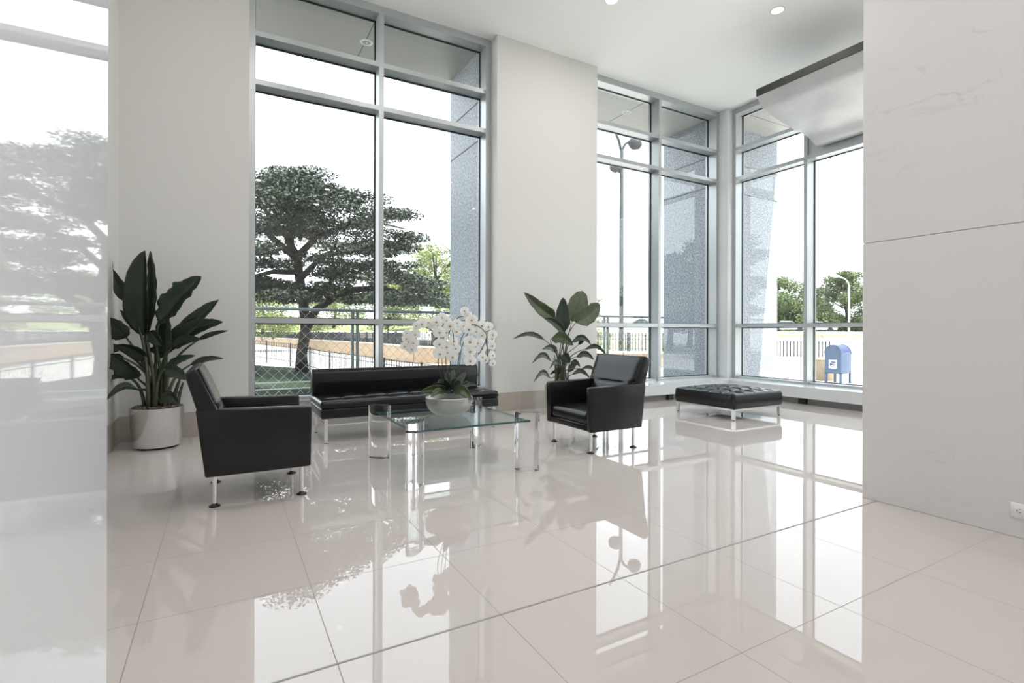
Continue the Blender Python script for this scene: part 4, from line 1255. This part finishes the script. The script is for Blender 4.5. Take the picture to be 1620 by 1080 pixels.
# ------------------------------------------------------------------ mailbox
MB = Vector((17.75, 9.55, -0.55))
t = thing('mailbox', 'blue curved-top street mailbox with white eagle emblem on four legs', 'mailbox', MB)
hwm, dpm, hs, ht = .265, .30, .98, 1.26
prof = [(-hwm, .33), (-hwm, hs)]
for k in range(1, 16):
    a = math.pi - math.pi * k / 16
    prof.append((hwm * math.cos(a), hs + (ht - hs) * math.sin(a)))
prof += [(hwm, hs), (hwm, .33)]
bm = bmesh.new(); prism(bm, prof, -dpm, dpm, 'X', .008, 1)
smooth_by_angle(obj('body', bm, 'blue', t), 30)
bm = bmesh.new()
for e in (-dpm, dpm - .03):
    for (y0, z0), (y1, z1) in zip(prof[1:-1], prof[2:]):
        if z0 >= hs - 1e-6 and z1 >= hs - 1e-6:
            tube(bm, [(e + .0, y0 * 1.03, z0 + .006), (e, y1 * 1.03, z1 + .006)], .014, 5)
obj('rim', bm, 'blue', t)
# pull-down hatch on the side of the curved top
bm = bmesh.new()
pts = []
for k in range(7):
    a = math.pi - math.radians(12 + 11 * k)
    pts.append((hwm * 1.012 * math.cos(a), hs + (ht - hs) * 1.02 * math.sin(a)))
A = [bm.verts.new((-dpm * .75, y, z)) for y, z in pts]; B = [bm.verts.new((dpm * .75, y, z)) for y, z in pts]
for k in range(6): bm.faces.new((A[k], B[k], B[k + 1], A[k + 1]))
obj('hatch', bm, 'navy', t)
for sx in (-1, 1):
    for sy in (-1, 1):
        bm = bmesh.new(); x, y = sx * (dpm - .03), sy * (hwm - .03)
        box(bm, x - .03, x + .03, y - .03, y + .03, 0, .36); obj('leg', bm, 'blue', t)
bm = bmesh.new(); box(bm, -dpm - .006, -dpm - .002, -.125, .125, .50, .78)
em = obj('emblem_plate', bm, 'white', t)
bm = bmesh.new()
X = -dpm - .009
# eagle head and sweeping wings; y runs to the right-hand side of the plate when read from outside
def poly(pts):
    bm.faces.new([bm.verts.new((X, -y, z)) for y, z in pts])
poly([(-.085, .73), (.10, .73), (.085, .69), (.02, .67), (-.06, .69)])
poly([(-.095, .68), (-.02, .655), (.06, .655), (.098, .67), (.06, .63), (-.02, .61), (-.09, .57)])
poly([(-.10, .555), (.05, .60), (.09, .615), (.07, .585), (-.02, .555)])
obj('eagle_emblem', bm, 'navy', em)
tx = text_obj('UNITED STATES POSTAL SERVICE', .014, 'navy', em, 'lettering')
tx.rotation_euler = (math.pi / 2, 0, -math.pi / 2); tx.location = (X, 0, .525)
bx = thing('street_box', 'small tan street box standing next to the blue mailbox', 'box', (18.35, 10.35, -.55))
mkbox('body', -.2, .2, -.26, .26, 0, .72, 'tan', bx, .01, 1); mkbox('lid', -.22, .22, -.28, .28, .70, .74, 'tan', bx, .01, 1)

# ------------------------------------------------------------------ cars
def car(label, loc, rotz, paint):
    t = thing('car', label, 'car', loc, rotz, 'cars on the road')
    bm = bmesh.new()
    prism(bm, [(-2.2, .28), (2.2, .28), (2.25, .55), (2.1, .78), (1.1, .92), (-1.6, .96), (-2.15, .9), (-2.25, .6)], -.87, .87, 'Y', .05, 2)
    smooth_by_angle(obj('body', bm, paint, t), 40)
    bm = bmesh.new(); prism(bm, [(1.15, .90), (.45, 1.36), (-.95, 1.40), (-1.75, .94)], -.74, .74, 'Y', .05, 2); smooth_by_angle(obj('cabin_glass', bm, 'carglass', t), 40)
    bm = bmesh.new(); prism(bm, [(.5, 1.34), (.42, 1.42), (-.92, 1.46), (-1.05, 1.38)], -.70, .70, 'Y', .02, 1); obj('roof', bm, paint, t)
    for x in (-1.35, 1.4):
        for y in (-.82, .82):
            bm = bmesh.new(); cyl(bm, (x, y - .1, .32), (x, y + .1, .32), .32, n=20); obj('wheel', bm, 'black', t)
    return t
p = dep(1016, 526, 122); car('dark car passing beyond the balustrade in the corner window', (p.x, p.y, 3.0), -.45, 'carpaint')
p = dep(1248, 526, 70); car('silver car parked under the trees by the granite pillar', (p.x, p.y, 1.31), -1.1, 'carwhite')
p = dep(1296, 526, 74); car('white car parked under the trees beside the centre mullion', (p.x, p.y, 1.32), -1.1, 'carwhite')
